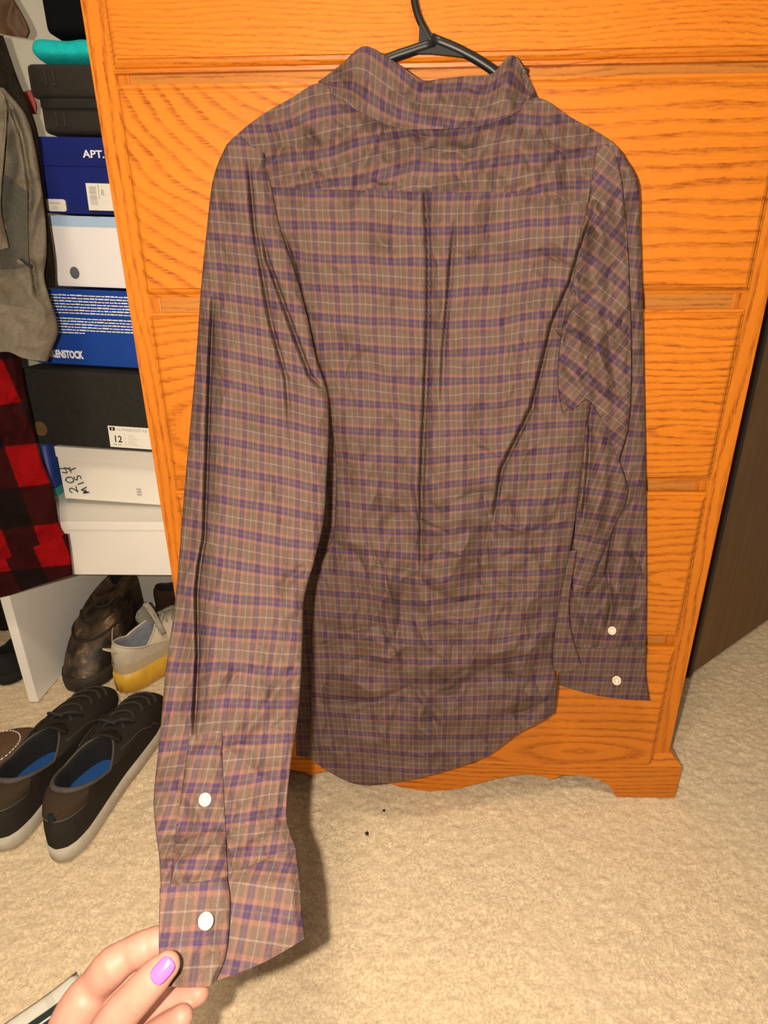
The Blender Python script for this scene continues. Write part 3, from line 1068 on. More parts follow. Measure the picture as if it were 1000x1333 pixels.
# ------------------------------------------------------------------ closet: white unit, boxes, clothes
YS = 1.10
zt = zz(150, 679.5, YS)
zu = zz(150, 749, YS)
WALLY = 1.46
xs0 = on(50, 914).x
unit = thing('shelf_unit', 'white low shelf unit carrying the stack of shoe boxes', 'shelf', (-0.5, 1.25, 0))
box('top_board', (xs0 - 0.02, YS - 0.001, zt - 0.018), (xL - 0.038, WALLY - 0.002, zt), MAT['white'], unit, True, 0.0015)
box('front_board', (xs0 - 0.001, YS + 0.002, zu), (xL - 0.038, YS + 0.02, zt - 0.0185), MAT['white'], unit, True, 0.0015)
box('bottom_board', (xs0, YS + 0.021, zu + 0.0005), (xL - 0.038, WALLY - 0.002, zu + 0.016), MAT['white'], unit, True)
box('side_board', (xs0 - 0.020, on(45, 914).y, 0.0), (xs0, WALLY - 0.002, zt - 0.0185), MAT['white'], unit, True, 0.0015)
box('side_board', (xL - 0.058, YS + 0.02, 0.0), (xL - 0.038, WALLY - 0.002, zu), MAT['white'], unit, True, 0.0015)

rail = thing('shelf_rail', 'white rail low at the left edge beside the side of the shelf unit', 'rail', tuple(on(10, 905)))
pa, pb = at(-30, 893, 1.30), at(27, 852, 1.42)
V, Fc = [], []
for p in (pa, pb):
    for dy, dz in ((0, 0.010), (0, -0.022), (0.03, -0.022), (0.03, 0.010)):
        V.append(p + Vector((0, dy, dz)))
mobj('board', V, [(0, 1, 5, 4), (1, 2, 6, 5), (2, 3, 7, 6), (3, 0, 4, 7), (3, 2, 1, 0), (4, 5, 6, 7)], MAT['white'], rail, True, smooth=False)
box('foot', (pa.x + 0.0, pa.y + 0.005, 0.0), (pa.x + 0.02, pa.y + 0.025, pa.z - 0.01), MAT['white'], rail, True)


def boxthing(name, label, px, pyb, pyt, Y, length, depth, mat, yaw=5.0, roll=2.4, lid=None, lidmat=None):
    """box standing with its long side to the viewer; px = left front edge at the bottom"""
    pb_ = at(px, pyb, Y)
    h = at(px, pyt, Y).z - pb_.z
    t = thing(name, label, 'box', tuple(pb_), (0, math.radians(roll), math.radians(-yaw)))
    if lid:
        box('body', (0.002, 0.002, 0), (length - 0.002, depth - 0.002, h - 0.002), mat, t, bevel=0.001)
        box('lid', (0, 0, h - lid), (length, depth, h), lidmat or mat, t, bevel=0.001)
    else:
        box('body', (0, 0, 0), (length, depth, h), mat, t, bevel=0.001)
    return t, h, (pb_ - CAM).dot(fw) / F


def frontm(x, z, rot=0.0, eps=0.0008):        # matrix putting text on the front face of a box
    return Matrix.Translation((x, -eps, z)) @ Matrix.Rotation(math.pi / 2, 4, 'X') @ Matrix.Rotation(rot, 4, 'Z')


def patch(name, x0, x1, z0, z1, mat, parent, eps=0.0006, rad=0.0):
    if rad:
        V = []
        for cx, cz, a0 in ((x1 - rad, z1 - rad, 0), (x0 + rad, z1 - rad, 90), (x0 + rad, z0 + rad, 180), (x1 - rad, z0 + rad, 270)):
            for k in range(5):
                a = math.radians(a0 + k * 22.5)
                V.append((cx + rad * math.cos(a), -eps, cz + rad * math.sin(a)))
    else:
        V = [(x0, -eps, z0), (x1, -eps, z0), (x1, -eps, z1), (x0, -eps, z1)]
    n = len(V)
    W = V + [(x, 0.0004, z) for x, _, z in V]
    return mobj(name, W, [tuple(range(n))] + [(i, n + i, n + (i + 1) % n, (i + 1) % n) for i in range(n)], mat, parent, smooth=False)


# white box with handwriting
m_w2 = plain('white_card', (0.84, 0.80, 0.72), 0.6, 0.02, 10, 0.03)
b1, h1, s1 = boxthing('shoe_box', 'white shoe box marked 204 MIST by hand, at the bottom of the stack', 83, 649, 581, 1.19, 0.29, 0.21, m_w2, 5, 2.0, lid=0.022)
GL = {'2': [[(0.1, 0.75), (0.35, 1.0), (0.75, 0.85), (0.6, 0.45), (0.05, 0.05), (0.45, 0.12), (0.95, 0.02)]],
      '0': [[(0.5, 1.0), (0.1, 0.6), (0.25, 0.05), (0.75, 0.1), (0.85, 0.7), (0.5, 1.0)]],
      '4': [[(0.25, 1.0), (0.1, 0.45), (0.9, 0.5)], [(0.8, 1.1), (0.6, -0.2)]],
      'M': [[(0.0, 0.0), (0.2, 0.95), (0.45, 0.3), (0.75, 1.0), (0.95, 0.0)]],
      'I': [[(0.5, 1.0), (0.5, 0.0)]],
      'S': [[(0.85, 0.9), (0.4, 1.0), (0.2, 0.7), (0.7, 0.45), (0.6, 0.05), (0.1, 0.1)]],
      'T': [[(0.45, 1.0), (0.5, 0.0)], [(0.0, 0.95), (1.0, 1.1)]]}
hw = []


def write(word, x, z, ang, adv, size):
    ca, sa = math.cos(ang), math.sin(ang)
    for ch in word:
        w = 0.5 if ch == 'I' else 1.0
        for st in GL[ch]:
            q = [(x + size * (ca * p[0] * 0.8 * w - sa * p[1]), z + size * (sa * p[0] * 0.8 * w + ca * p[1])) for p in st]
            pts = catmull(q, 16) if len(q) > 2 else q
            hw.append(tube_geo([(p[0], -0.0006, p[1]) for p in pts], 0.0013, 5, flat=0.3, flatdir=(0, 1, 0)))
        x += ca * adv * w
        z += sa * adv * w


write('204', 0.0370, 0.017, math.radians(103), 0.0220, 0.0190)
write('MIST', 0.0610, 0.019, math.radians(112), 0.0200, 0.0155)
hw.append(tube_geo([(0.052, -0.0006, 0.0185), (0.058, -0.0006, 0.0195)], 0.0014, 5, flat=0.3, flatdir=(0, 1, 0)))
V, Fc = join_geo(hw)
mobj('handwriting', V, Fc, MAT['ink'], b1)
for i in range(3):
    patch('size_print', 0.166, 0.176, 0.020 + i * 0.006, 0.022 + i * 0.006, MAT['grey_ink'], b1)

# thin blue book-like box left of it
bb = thing('slim_box', 'slim blue and teal box upright at the left end of the white marked shoe box', 'box', tuple(at(67, 646, 1.205)), (0, math.radians(2), 0))
hh = at(67, 578, 1.205).z - at(67, 646, 1.205).z
box('body', (-0.006, 0, 0.018), (0.012, 0.16, hh), plain('slim_blue', (0.03, 0.07, 0.30), 0.4, 0.15, 20), bb, bevel=0.001)
box('end_band', (-0.0065, -0.0005, 0), (0.0125, 0.16, 0.0178), plain('slim_teal', (0.06, 0.32, 0.34), 0.4, 0.1, 20), bb, bevel=0.001)
patch('printed_stripe', 0.002, 0.008, 0.022, hh - 0.004, plain('slim_violet', (0.16, 0.16, 0.48), 0.4, 0.1, 30), bb, 0.001)

# black box
m_bk = plain('black_card', (0.017, 0.015, 0.012), 0.75, 0.2, 80, 0.08)
b2, h2, s2 = boxthing('shoe_box', 'black shoe box with a white size 12 label and a tan round sticker', 45, 577, 479, 1.155, 0.33, 0.22, m_bk, 5, 2.4)
c0 = 0.0115
V = [(0.0190 + 0.0140 * math.cos(a), -0.0007, 0.0310 + 0.0145 * math.sin(a)) for a in np.linspace(0, 2 * math.pi, 29)[:-1]]
mobj('round_sticker', V, [tuple(range(28))], plain('tan_sticker', (0.14, 0.085, 0.035), 0.6, 0.1, 90, 0), b2, smooth=False)
lx = 0.160
patch('label', lx, lx + 0.085, 0.004, 0.046, MAT['paper'], b2, 0.0006)
patch('label_mark', lx + 0.003, lx + 0.014, 0.0370, 0.0440, MAT['ink'], b2, 0.0009)
patch('label_mark', lx + 0.0075, lx + 0.0095, 0.0385, 0.0425, MAT['paper'], b2, 0.0012)
text('size_number', '12', 0.0185, MAT['ink'], b2, frontm(lx + 0.008, 0.0145, 0, 0.0009), bold=0.0003)
text('model_print', 'ULTRABOOST 4.0', 0.0078, MAT['grey_ink'], b2, frontm(lx + 0.018, 0.0375, 0, 0.0009))
patch('label_rule', lx + 0.0325, lx + 0.0329, 0.007, 0.033, MAT['grey_ink'], b2, 0.0009)
for i in range(6):
    patch('fine_print', lx + 0.038, lx + 0.058 - 0.003 * (i % 3), 0.010 + i * 0.0037, 0.0110 + i * 0.0037, plain('pale_print', (0.55, 0.54, 0.50), 0.7, 0.02, 50, 0), b2, 0.0009)
for i in range(2):
    patch('fine_print', lx + 0.008 + i * 0.009, lx + 0.014 + i * 0.009, 0.0085, 0.0105, MAT['grey_ink'], b2, 0.0009)

# bright blue box
m_bb = plain('royal_blue_card', (0.008, 0.055, 0.34), 0.5, 0.05, 20, 0.03)
b3, h3, s3 = boxthing('shoe_box', 'bright blue shoe box covered with white printed paragraphs', 50, 472, 374, 1.185, 0.31, 0.21, m_bb, 5, 2.4)
prs = []
for blk, (zt_, nrow) in enumerate(((h3 - 0.011, 7), (h3 - 0.052, 6))):
    for r in range(nrow):
        z = zt_ - r * 0.0052
        x = 0.012
        end = 0.30 if not (r == nrow - 1 and blk == 1) else 0.105
        while x < end:
            w = random.uniform(0.004, 0.013)
            x2 = min(x + w, end)
            k = random.choice((0.0016, 0.0019, 0.0022))
            prs.append(([(x, -0.0007, z), (x2, -0.0007, z), (x2, -0.0007, z + k), (x, -0.0007, z + k)], [(0, 1, 2, 3)]))
            x = x2 + 0.0014
V, Fc = join_geo(prs)
tp = mobj('printed_text', V, Fc, MAT['white_ink'], b3, smooth=False)
tp['kind'] = 'stuff'
text('brand_print', 'BIRKENSTOCK', 0.0190, MAT['white_ink'], b3, frontm(0.014, 0.0125, 0, 0.0009), xs=0.64, bold=0.0009)

# white box with a round hole
m_w3 = plain('bright_white_card', (0.86, 0.84, 0.86), 0.6, 0.02, 10, 0.02)
b4, h4, s4 = boxthing('shoe_box', 'plain white shoe box with a round finger hole, between two blue boxes', 76, 372, 280, 1.19, 0.265, 0.20, m_w3, 5, 2.2)
patch('lid_band', 0.0, 0.265, h4 - 0.017, h4 - 0.0005, plain('pale_blue_card', (0.40, 0.56, 0.80), 0.6, 0.02, 20, 0.02), b4, 0.0008)
V = [(0.0365 + 0.0092 * math.cos(a), -0.0007, 0.0235 + 0.0105 * math.sin(a)) for a in np.linspace(0, 2 * math.pi, 29)[:-1]]
V2 = [(0.0365 + 0.0070 * math.cos(a), 0.0, 0.0235 + 0.0088 * math.sin(a)) for a in np.linspace(0, 2 * math.pi, 29)[:-1]]
mobj('finger_hole', V, [tuple(range(28))], plain('hole_grey', (0.12, 0.13, 0.17), 0.8, 0.1, 50, 0), b4, smooth=False)

# navy box
m_nv = plain('navy_card', (0.008, 0.018, 0.175), 0.5, 0.08, 30, 0.03)
b5, h5, s5 = boxthing('shoe_box', 'navy blue lidded shoe box with white APT.9 lettering', 58, 277, 177, 1.185, 0.262, 0.21, m_nv, 5, 2.4, lid=0.043)
text('brand_print', 'APT.9', 0.0155, MAT['white_ink'], b5, frontm(0.0875, h5 - 0.030, 0, 0.0009), xs=1.25, bold=0.0003)
patch('price_sticker', 0.0075, 0.0430, 0.0030, 0.0220, MAT['paper'], b5, 0.0026, 0.004)
text('sticker_print', '123', 0.0075, MAT['grey_ink'], b5, frontm(0.0165, 0.0055, 0, 0.0030))
patch('sticker_print', 0.014, 0.034, 0.0150, 0.0165, MAT['grey_ink'], b5, 0.0030)
patch('barcode_label', 0.086, 0.143, 0.0060, 0.0480, MAT['paper'], b5, 0.0026)
for i in range(13):
    patch('barcode_bar', 0.091, 0.104, 0.0150 + i * 0.0022, 0.0150 + i * 0.0022 + random.choice((0.0007, 0.0011, 0.0014)), MAT['grey_ink'], b5, 0.0030)
patch('label_stripe', 0.1075, 0.1087, 0.024, 0.046, plain('green_ink', (0.30, 0.45, 0.05), 0.6, 0.02, 20, 0), b5, 0.0030)
text('size_number', '8.', 0.0130, MAT['grey_ink'], b5, frontm(0.1115, 0.0300, 0, 0.0030))
patch('label_edge', 0.089, 0.103, 0.0030, 0.0062, MAT['ink'], b5, 0.0031)
patch('label_edge', 0.106, 0.133, 0.0050, 0.0062, MAT['ink'], b5, 0.0031)

# dark plastic case
m_cs = plain('charcoal_plastic', (0.033, 0.028, 0.021), 0.45, 0.1, 120, 0.1)
pb_ = at(54, 174, 1.20)
cs = thing('storage_case', 'charcoal plastic case with a hinged lid, on the navy shoe box', 'case', tuple(pb_), (0, math.radians(2.0), math.radians(-3)))
hc = at(54, 82, 1.20).z - pb_.z
hm = hc * 0.50
box('base', (0.004, 0, 0), (0.245, 0.18, hm - 0.001), m_cs, cs, bevel=0.011, seg=4, smooth=True)
box('lid', (-0.008, -0.003, hm + 0.001), (0.245, 0.18, hc), m_cs, cs, bevel=0.011, seg=4, smooth=True)
box('rim', (0.008, -0.0045, hm - 0.014), (0.238, 0.17, hm + 0.0012), plain('rim_plastic', (0.022, 0.020, 0.018), 0.5, 0.1, 90), cs, bevel=0.003)
for x in (0.030, 0.044):
    box('ridge', (x, -0.0035, 0.010), (x + 0.004, 0.002, hm - 0.018), m_cs, cs, bevel=0.0012)
    box('ridge', (x - 0.006, -0.0065, hm + 0.018), (x - 0.002, 0.0, hc - 0.008), m_cs, cs, bevel=0.0012)

# teal fleece on the case
m_tl = plain('teal_fleece', (0.015, 0.56, 0.56), 0.95, 0.12, 160, 0.5, 0.1, col2=(0.010, 0.46, 0.50))
pt = at(45, 81, 1.20)
tl = thing('folded_fleece', 'folded teal fleece lying on top of the charcoal case', 'blanket', tuple(pt), (0, math.radians(1.5), 0))
ht = at(45, 45, 1.20).z - pt.z
sec = [(0.000, 0.002), (-0.004, ht * 0.45), (0.006, ht * 0.90), (0.030, ht * 1.02), (0.15, ht * 1.03), (0.165, ht * 0.9), (0.17, ht * 0.5), (0.165, 0.003)]
V, Fc = [], []
xsn = np.linspace(0, 0.25, 28)
for i, x in enumerate(xsn):
    for (y, z) in sec:
        k = 0.0
        if i == 0:
            k = -0.020 * max(0.0, 1 - abs(z / ht - 0.55) * 1.9)
        V.append((x + k, y + 0.0015 * math.sin(i * 1.7 + z * 90), z + 0.0012 * math.sin(i * 0.9) * (z > 0.01)))
n = len(sec)
for i in range(len(xsn) - 1):
    for k in range(n):
        k2 = (k + 1) % n
        Fc.append((i * n + k, i * n + k2, i * n + n + k2, i * n + n + k))
Fc += [tuple(range(n))[::-1], tuple(range((len(xsn) - 1) * n, len(xsn) * n))]
o = fix_normals(mobj('fleece', V, Fc, m_tl, tl))
sd = o.modifiers.new('soft', 'SUBSURF')
sd.levels = sd.render_levels = 2

pk_ = at(60, 44, 1.22)
bg = thing('black_bag', 'black cloth bag at the very top of the shoe box stack', 'bag', tuple(pk_))
box('body', (0, 0, 0), (0.23, 0.15, 0.12), plain('black_cloth', (0.004, 0.004, 0.005), 0.9, 0.1, 90, 0.3, 0.1), bg, bevel=0.012, seg=4, smooth=True)

pr = at(40, 143, 1.24)
rc = thing('coral_cloth', 'small coral red cloth between the grey garment and the charcoal case', 'cloth', tuple(pr))
V, Fc = [], []
for i in range(9):
    for j in range(7):
        V.append((-0.022 + 0.026 * j / 6 + 0.004 * (1 - i / 8), 0.004 * math.sin(j * 1.3 + i * 0.4) , -0.004 + 0.032 * i / 8))
for i in range(8):
    for j in range(6):
        a = i * 7 + j
        Fc.append((a, a + 1, a + 8, a + 7))
o = mobj('cloth', V, Fc, plain('coral', (0.55, 0.10, 0.09), 0.9, 0.1, 100), rc)
sm = o.modifiers.new('thick', 'SOLIDIFY')
sm.thickness = 0.006


# ---- hanging clothes
def garment(name, T, B, Lc, Rc, Yc, bulge, mat, parent, folds=(), wr=0.003, nu=70, nv=110, skew=0.0, org=(0, 0)):
    return cloth(name, T, B, Lc, Rc, nu, nv, (lambda px, py, s, t: Yc + 0 * s) if not callable(Yc) else Yc, bulge, list(folds), mat, parent,
                 lambda px, py, s, t, b: (b[..., 0] - org[0] + skew * (b[..., 2] - org[1]), b[..., 2] - org[1] - 0.12 * (b[..., 0] - org[0]) * (skew != 0)), wr=wr)[0]


def fleece_mat(name, c1, c2, scale=220):
    m, nt, b = nodes(name)
    c = objco(nt)
    f = noise_tex(nt, c, scale, 3, 0.7)
    g = noise_tex(nt, c, 14, 2)
    k = mth(nt, 'ADD', mth(nt, 'MULTIPLY', f, 0.6), mth(nt, 'MULTIPLY', g, 0.4))
    nt.links.new(mix(nt, maprange(nt, k, 0.35, 0.65, 0, 1), c1, c2), b.inputs['Base Color'])
    b.inputs['Roughness'].default_value = 0.95
    b.inputs['Specular IOR Level'].default_value = 0.05
    bump(nt, b, f, 0.5, 0.002)
    return m


m_hd = fleece_mat('grey_olive_fleece', (0.125, 0.105, 0.078), (0.175, 0.15, 0.115))
m_hd2 = fleece_mat('dark_olive_panel', (0.055, 0.055, 0.045), (0.085, 0.08, 0.065))
hood = thing('grey_sweatshirt', 'olive grey sweatshirt hanging at the left edge beside the shoe boxes', 'sweatshirt', tuple(at(20, 470, 1.02)))
YHD = 1.03
garment('body', [(-160, 100), (-40, 105), (6, 115)], [(-160, 392), (-60, 395), (20, 400), (73, 412)], [(-160, 100), (-160, 392)],
        [(6, 115), (34, 150), (46, 190), (54, 240), (60, 290), (61, 330), (58, 360), (64, 385), (73, 412)], YHD, 0.030, m_hd, hood,
        [dict(p=[(10, 130), (28, 180), (38, 240), (38, 300)], a=0.006, b=0.008, wl=12, wr=8), dict(p=[(20, 330), (42, 345), (48, 390)], a=0.006, b=0.006, wl=10, wr=8, f0=0.3),
         dict(p=[(0, 380), (20, 360), (28, 330)], ridge=0.005, w=10)], wr=0.003)
garment('hem_rib', [(-160, 390), (-60, 393), (20, 399), (73, 410)], [(-160, 455), (-40, 462), (10, 458), (30, 466), (62, 471)], [(-160, 390), (-160, 455)],
        [(73, 410), (76, 432), (69, 452), (62, 471)], YHD, 0.036, m_hd, hood, [dict(p=[(30, 415), (30, 440), (26, 465)], ridge=-0.004, w=6)], wr=0.002, nv=40)
garment('front_panel', [(-160, 235), (-40, 230), (0, 225), (36, 250)], [(-160, 356), (-40, 352), (20, 350), (38, 346)], [(-160, 235), (-160, 356)], [(36, 250), (37, 300), (38, 346)], YHD - 0.030, 0.004, m_hd2, hood, wr=0.001, nv=50)
garment('sleeve', [(-120, 130), (-40, 120), (0, 118), (10, 140)], [(-120, 330), (-40, 330), (0, 325), (12, 322)], [(-120, 130), (-120, 330)], [(10, 140), (6, 200), (2, 270), (12, 322)], YHD - 0.060, 0.012, m_hd, hood, wr=0.002, nv=60)
garment('zip_pull', [(25, 337), (28, 336)], [(40, 350), (42, 346)], [(25, 337), (40, 350)], [(28, 336), (42, 346)], YHD - 0.045, 0.002, MAT['ink'], hood, wr=0.0, nu=8, nv=8)

m_dk = fleece_mat('black_brown_cloth', (0.010, 0.008, 0.006), (0.020, 0.015, 0.010), 120)
dj = thing('dark_jacket', 'dark brown jacket hanging behind the grey sweatshirt', 'jacket', tuple(at(20, 170, 1.08)))
garment('body', [(-160, 40), (-40, 42), (4, 46)], [(-160, 380), (0, 380), (72, 374)], [(-160, 40), (-160, 380)], [(4, 46), (24, 104), (40, 142), (50, 176), (56, 230), (64, 290), (71, 340), (72, 374)], 1.085, 0.02, m_dk, dj, wr=0.003)
garment('lower_body', [(-160, 300), (-60, 300), (20, 300)], [(-160, 905), (-60, 900), (14, 895)], [(-160, 300), (-160, 905)], [(20, 300), (20, 600), (14, 895)], 1.33, 0.02, m_dk, dj, wr=0.003)
m_bh = plain('brown_leather', (0.075, 0.034, 0.010), 0.6, 0.2, 40, 0.3)
bs = thing('brown_hat', 'dark brown rounded hat brim at the top left corner', 'hat', tuple(at(0, 40, 1.12)))
garment('brim', [(-120, -60), (-40, -40), (10, -14)], [(-120, 20), (-40, 35), (10, 46), (36, 50)], [(-120, -60), (-120, 20)], [(10, -14), (28, 16), (39, 40), (36, 50)], 1.12, 0.02, m_bh, bs, wr=0.001, nv=40)


def buffalo():
    m, nt, b = nodes('buffalo_plaid_fleece')
    uv = N(nt, 'ShaderNodeTexCoord').outputs['UV']
    sep = N(nt, 'ShaderNodeSeparateXYZ')
    nt.links.new(uv, sep.inputs[0])
    wob = noise_tex(nt, uv, 120, 2)
    st = []
    for k, per, ph in ((0, 0.128, 0.0), (1, 0.152, 0.0)):
        c = mth(nt, 'ADD', mth(nt, 'DIVIDE', sep.outputs[k], per), ph + 10)
        c = mth(nt, 'ADD', c, mth(nt, 'MULTIPLY', mth(nt, 'SUBTRACT', wob, 0.5), 0.05))
        st.append(maprange(nt, mth(nt, 'ABSOLUTE', mth(nt, 'SUBTRACT', mth(nt, 'FRACT', c), 0.5)), 0.235, 0.265, 1, 0, True))
    s = mth(nt, 'ADD', st[0], st[1])
    c1 = mix(nt, maprange(nt, s, 0, 1, 0, 1), (0.30, 0.004, 0.006), (0.035, 0.005, 0.005))
    c2 = mix(nt, maprange(nt, s, 1, 2, 0, 1), c1, (0.008, 0.006, 0.006))
    f = noise_tex(nt, uv, 330, 3, 0.7)
    c3 = mix(nt, maprange(nt, f, 0.3, 0.8, 0, 0.5), c2, (0.02, 0.004, 0.004))
    nt.links.new(c3, b.inputs['Base Color'])
    b.inputs['Roughness'].default_value = 0.95
    b.inputs['Specular IOR Level'].default_value = 0.05
    bump(nt, b, f, 0.8, 0.003)
    return m


rj = thing('buffalo_jacket', 'red and black checked fleece jacket hanging below the grey sweatshirt', 'jacket', tuple(at(30, 775, 1.04)))
m_bf = buffalo()
bfo = at(40, 604, 1.06)
garment('body', [(-160, 420), (-40, 430), (17, 440)], [(-160, 790), (-60, 782), (0, 775), (45, 761), (93, 747)], [(-160, 420), (-160, 790)],
        [(24, 440), (32, 500), (42, 545), (51, 590), (63, 622), (72, 650), (78, 686), (86, 700), (93, 747)], lambda px, py, s, t: np.interp(py, [420, 560, 780], [1.060, 1.060, 1.020]) + 0 * s,
        0.022, m_bf, rj, [dict(p=[(5, 560), (20, 640), (28, 700)], ridge=-0.006, w=14), dict(p=[(50, 640), (52, 690), (64, 740)], ridge=0.006, w=12)], wr=0.004, skew=0.2, org=(bfo.x, bfo.z))
garment('hem', [(-160, 755), (-60, 745), (0, 730), (45, 712), (88, 694)], [(-160, 796), (-60, 786), (0, 778), (45, 764), (95, 748)], [(-160, 755), (-160, 796)], [(88, 694), (92, 720), (95, 748)], 1.012, 0.026, m_bf, rj, wr=0.003, nv=30, skew=0.2, org=(bfo.x, bfo.z))


# the rod the clothes hang from and their hooks, above the frame
rod = tube('closet_rod', [(-1.5, 1.06, 1.62), (-0.62, 1.06, 1.62)], 0.014, MAT['white'], seg=14)
rod['kind'] = 'structure'
tube('rod_post', [(-0.63, 1.06, 1.62), (-0.63, 1.46, 1.62)], 0.010, MAT['white'], rod, seg=10)
for th, px, py, Y in ((hood, -60, 110, YHD), (dj, -60, 48, 1.085), (rj, -60, 432, 1.06), (bs, -50, -38, 1.12)):
    p = at(px, py, Y)
    tube('hanging_hook', catmull([tuple(p + Vector((0, 0, -0.03))), tuple(p + Vector((0, 0, 0.03))), (p.x, 1.04, 1.55), (p.x, 1.040, 1.625), (p.x, 1.06, 1.640), (p.x, 1.080, 1.625)], 40), 0.0035, MAT['black_plastic'], th, True, 8)

# ------------------------------------------------------------------ shoes
SHQ = [0, .015, .05, .12, .3, .45, .6, .72, .85, .94, .985, 1]
SHW = [0, .34, .56, .70, .71, .76, .91, 1.0, .93, .68, .36, 0]


def outline(n, L, W, x0=0.0, x1=1.0, bend=0.06):
    p = []
    for k in range(n):
        a = 2 * math.pi * k / n
        q = (1 - math.cos(a)) / 2
        w = float(np.interp(q, SHQ, SHW)) * W / 2
        # rounder ends
        e = math.sin(a)
        w = 0.55 * w + 0.45 * abs(e)**0.75 * W / 2 * float(np.interp(q, [0, 0.4, 0.72, 1], [0.70, 0.76, 1.0, 0.95]))
        y = w * (1 if e >= 0 else -1)
        x = L * (x0 + (x1 - x0) * q)
        p.append((x, y + bend * W * math.sin(math.pi * q)))
    return np.array(p)


def shoe(name, label, cat, loc, yaw, L, W, mats, zs=0.026, hh=0.075, hs=0.055, hf=0.075, op=(0.03, 0.50), ow=0.62, g=1.7, pitch=0.0, roll=0.0, rib=0, laces=5, group=None, toe_up=0.0, sole_out=0.004, bend=0.05, pad=0.0):
    t = thing(name, label, cat, loc, (roll, pitch, yaw), group)
    n = 72
    O = outline(n, L, W, bend=bend)
    c = np.array([L / 2, 0])

    def off(d):
        e = O - c
        r = np.linalg.norm(e, axis=1, keepdims=True)
        return O + e / r * d
    ang = 2 * math.pi * np.arange(n) / n
    q = (1 - np.cos(ang)) / 2
    R = np.stack([L * (op[0] + (op[1] - op[0]) * q), np.sign(np.sin(ang)) * np.abs(np.sin(ang))**0.8 * W / 2 * ow * np.interp(q, [0, .5, 1], [1.0, 1.05, 0.72])], -1)
    R[:, 1] += bend * W * 0.6 * np.sin(math.pi * q * 0.6)
    zR = np.interp(q, [0, 0.18, 0.5, 0.8, 1.0], [hh, hh * 0.93, hs, hs * 1.05 + (hf - hs) * 0.4, hf])
    lift = lambda x: toe_up * np.clip((x / L - 0.6) / 0.4, 0, 1)**2
    # sole
    rows = [(-0.003, 0.0), (sole_out * 0.7, 0.003), (sole_out, zs * 0.5), (sole_out * 0.8, zs), (-0.004, zs + 0.001)]
    V, Fc = [], []
    for d, z in rows:
        P = off(d)
        if rib and 0 < z <= zs:
            P = off(d) + (off(1.0) - off(0.0)) * (0.0022 * np.sin(ang * rib))[:, None]
        V += [(P[k, 0], P[k, 1], z + lift(P[k, 0])) for k in range(n)]
    for i in range(len(rows) - 1):
        for k in range(n):
            k2 = (k + 1) % n
            Fc.append((i * n + k, i * n + k2, i * n + n + k2, i * n + n + k))
    Fc += [tuple(range(n))[::-1], tuple(range((len(rows) - 1) * n, len(rows) * n))]
    mobj('sole', V, Fc, mats['sole'], t)
    # upper
    nb = 18
    G = np.zeros((nb, n, 3))
    for i in range(nb):
        b = i / (nb - 1)
        gg = b**g
        h = math.sin(b * math.pi / 2)**0.9
        xy = O + (R - O) * gg
        # walls bulge a little
        xy = xy + (off(1.0) - off(0.0)) * (0.004 * math.sin(math.pi * b))
        G[i, :, :2] = xy
        G[i, :, 2] = zs - 0.002 + (zR - zs) * h + lift(xy[:, 0])
    V = G.reshape(-1, 3)
    Fc = []
    for i in range(nb - 1):
        for k in range(n):
            k2 = (k + 1) % n
            Fc.append((i * n + k, i * n + k2, i * n + n + k2, i * n + n + k))
    upo = mobj('upper', V, Fc, mats['upper'], t)
    # lining and insole
    cR = np.array([L * (op[0] + op[1]) / 2, 0])
    V, Fc = [], []
    lr = [(1.0, zR), (0.94, zR - 0.001), (0.90, zR - 0.010), (0.88, np.full(n, zs + 0.012))]
    for k_, z in lr:
        P = cR + (R - cR) * k_
        V += [(P[k, 0], P[k, 1], z[k]) for k in range(n)]
    for i in range(len(lr) - 1):
        for k in range(n):
            k2 = (k + 1) % n
            Fc.append((i * n + k2, i * n + k, i * n + n + k, i * n + n + k2))
    mobj('lining', V, Fc, mats['lining'], t)
    P = cR + (R - cR) * 0.88
    mobj('insole', [(p[0], p[1], zs + 0.013) for p in P], [tuple(range(n))], mats['insole'], t, smooth=False)
    # collar rim
    rim = [(p[0], p[1], z) for p, z in zip(R, zR)]
    rim.append(rim[0])
    tube('collar_trim', rim, [0.0022 + pad * max(0.0, math.cos(2 * math.pi * k / n))**2 for k in range(n + 1)], mats.get('trim', mats['upper']), t, seg=6, cap=False)
    mid = n // 2
    for j in range(laces):
        i = nb - 3 - j * 2
        if i < 4:
            break
        wdt = 6
        pts = [G[i, mid + k] + np.array([0, 0, 0.003]) for k in range(-wdt, wdt + 1)]
        pts[0] = pts[0] - np.array([0, 0, 0.004])
        pts[-1] = pts[-1] - np.array([0, 0, 0.004])
        tube('lace', pts, 0.0030, mats['lace'], t, seg=6, flat=0.6, flatdir=(0, 0, 1))
    return t, G, R, zR


m_ch = fleece_mat('charcoal_canvas', (0.022, 0.018, 0.014), (0.036, 0.030, 0.024), 320)
m_so = plain('off_white_rubber', (0.46, 0.42, 0.34), 0.7, 0.08, 60, 0.1)
m_bk2 = plain('black_lining', (0.008, 0.008, 0.009), 0.9, 0.1, 80)
m_in = plain('blue_insole', (0.010, 0.070, 0.26), 0.7, 0.1, 120, 0.1)
m_tr = plain('grey_trim', (0.075, 0.065, 0.055), 0.8, 0.1, 80)
m_pd = fleece_mat('brown_heel_pad', (0.040, 0.027, 0.017), (0.055, 0.038, 0.025), 300)
m_lk = plain('dark_lace', (0.034, 0.029, 0.023), 0.9, 0.2, 300, 0.3)
canvas = dict(upper=m_ch, sole=m_so, lining=m_bk2, insole=m_in, lace=m_lk, trim=m_tr)


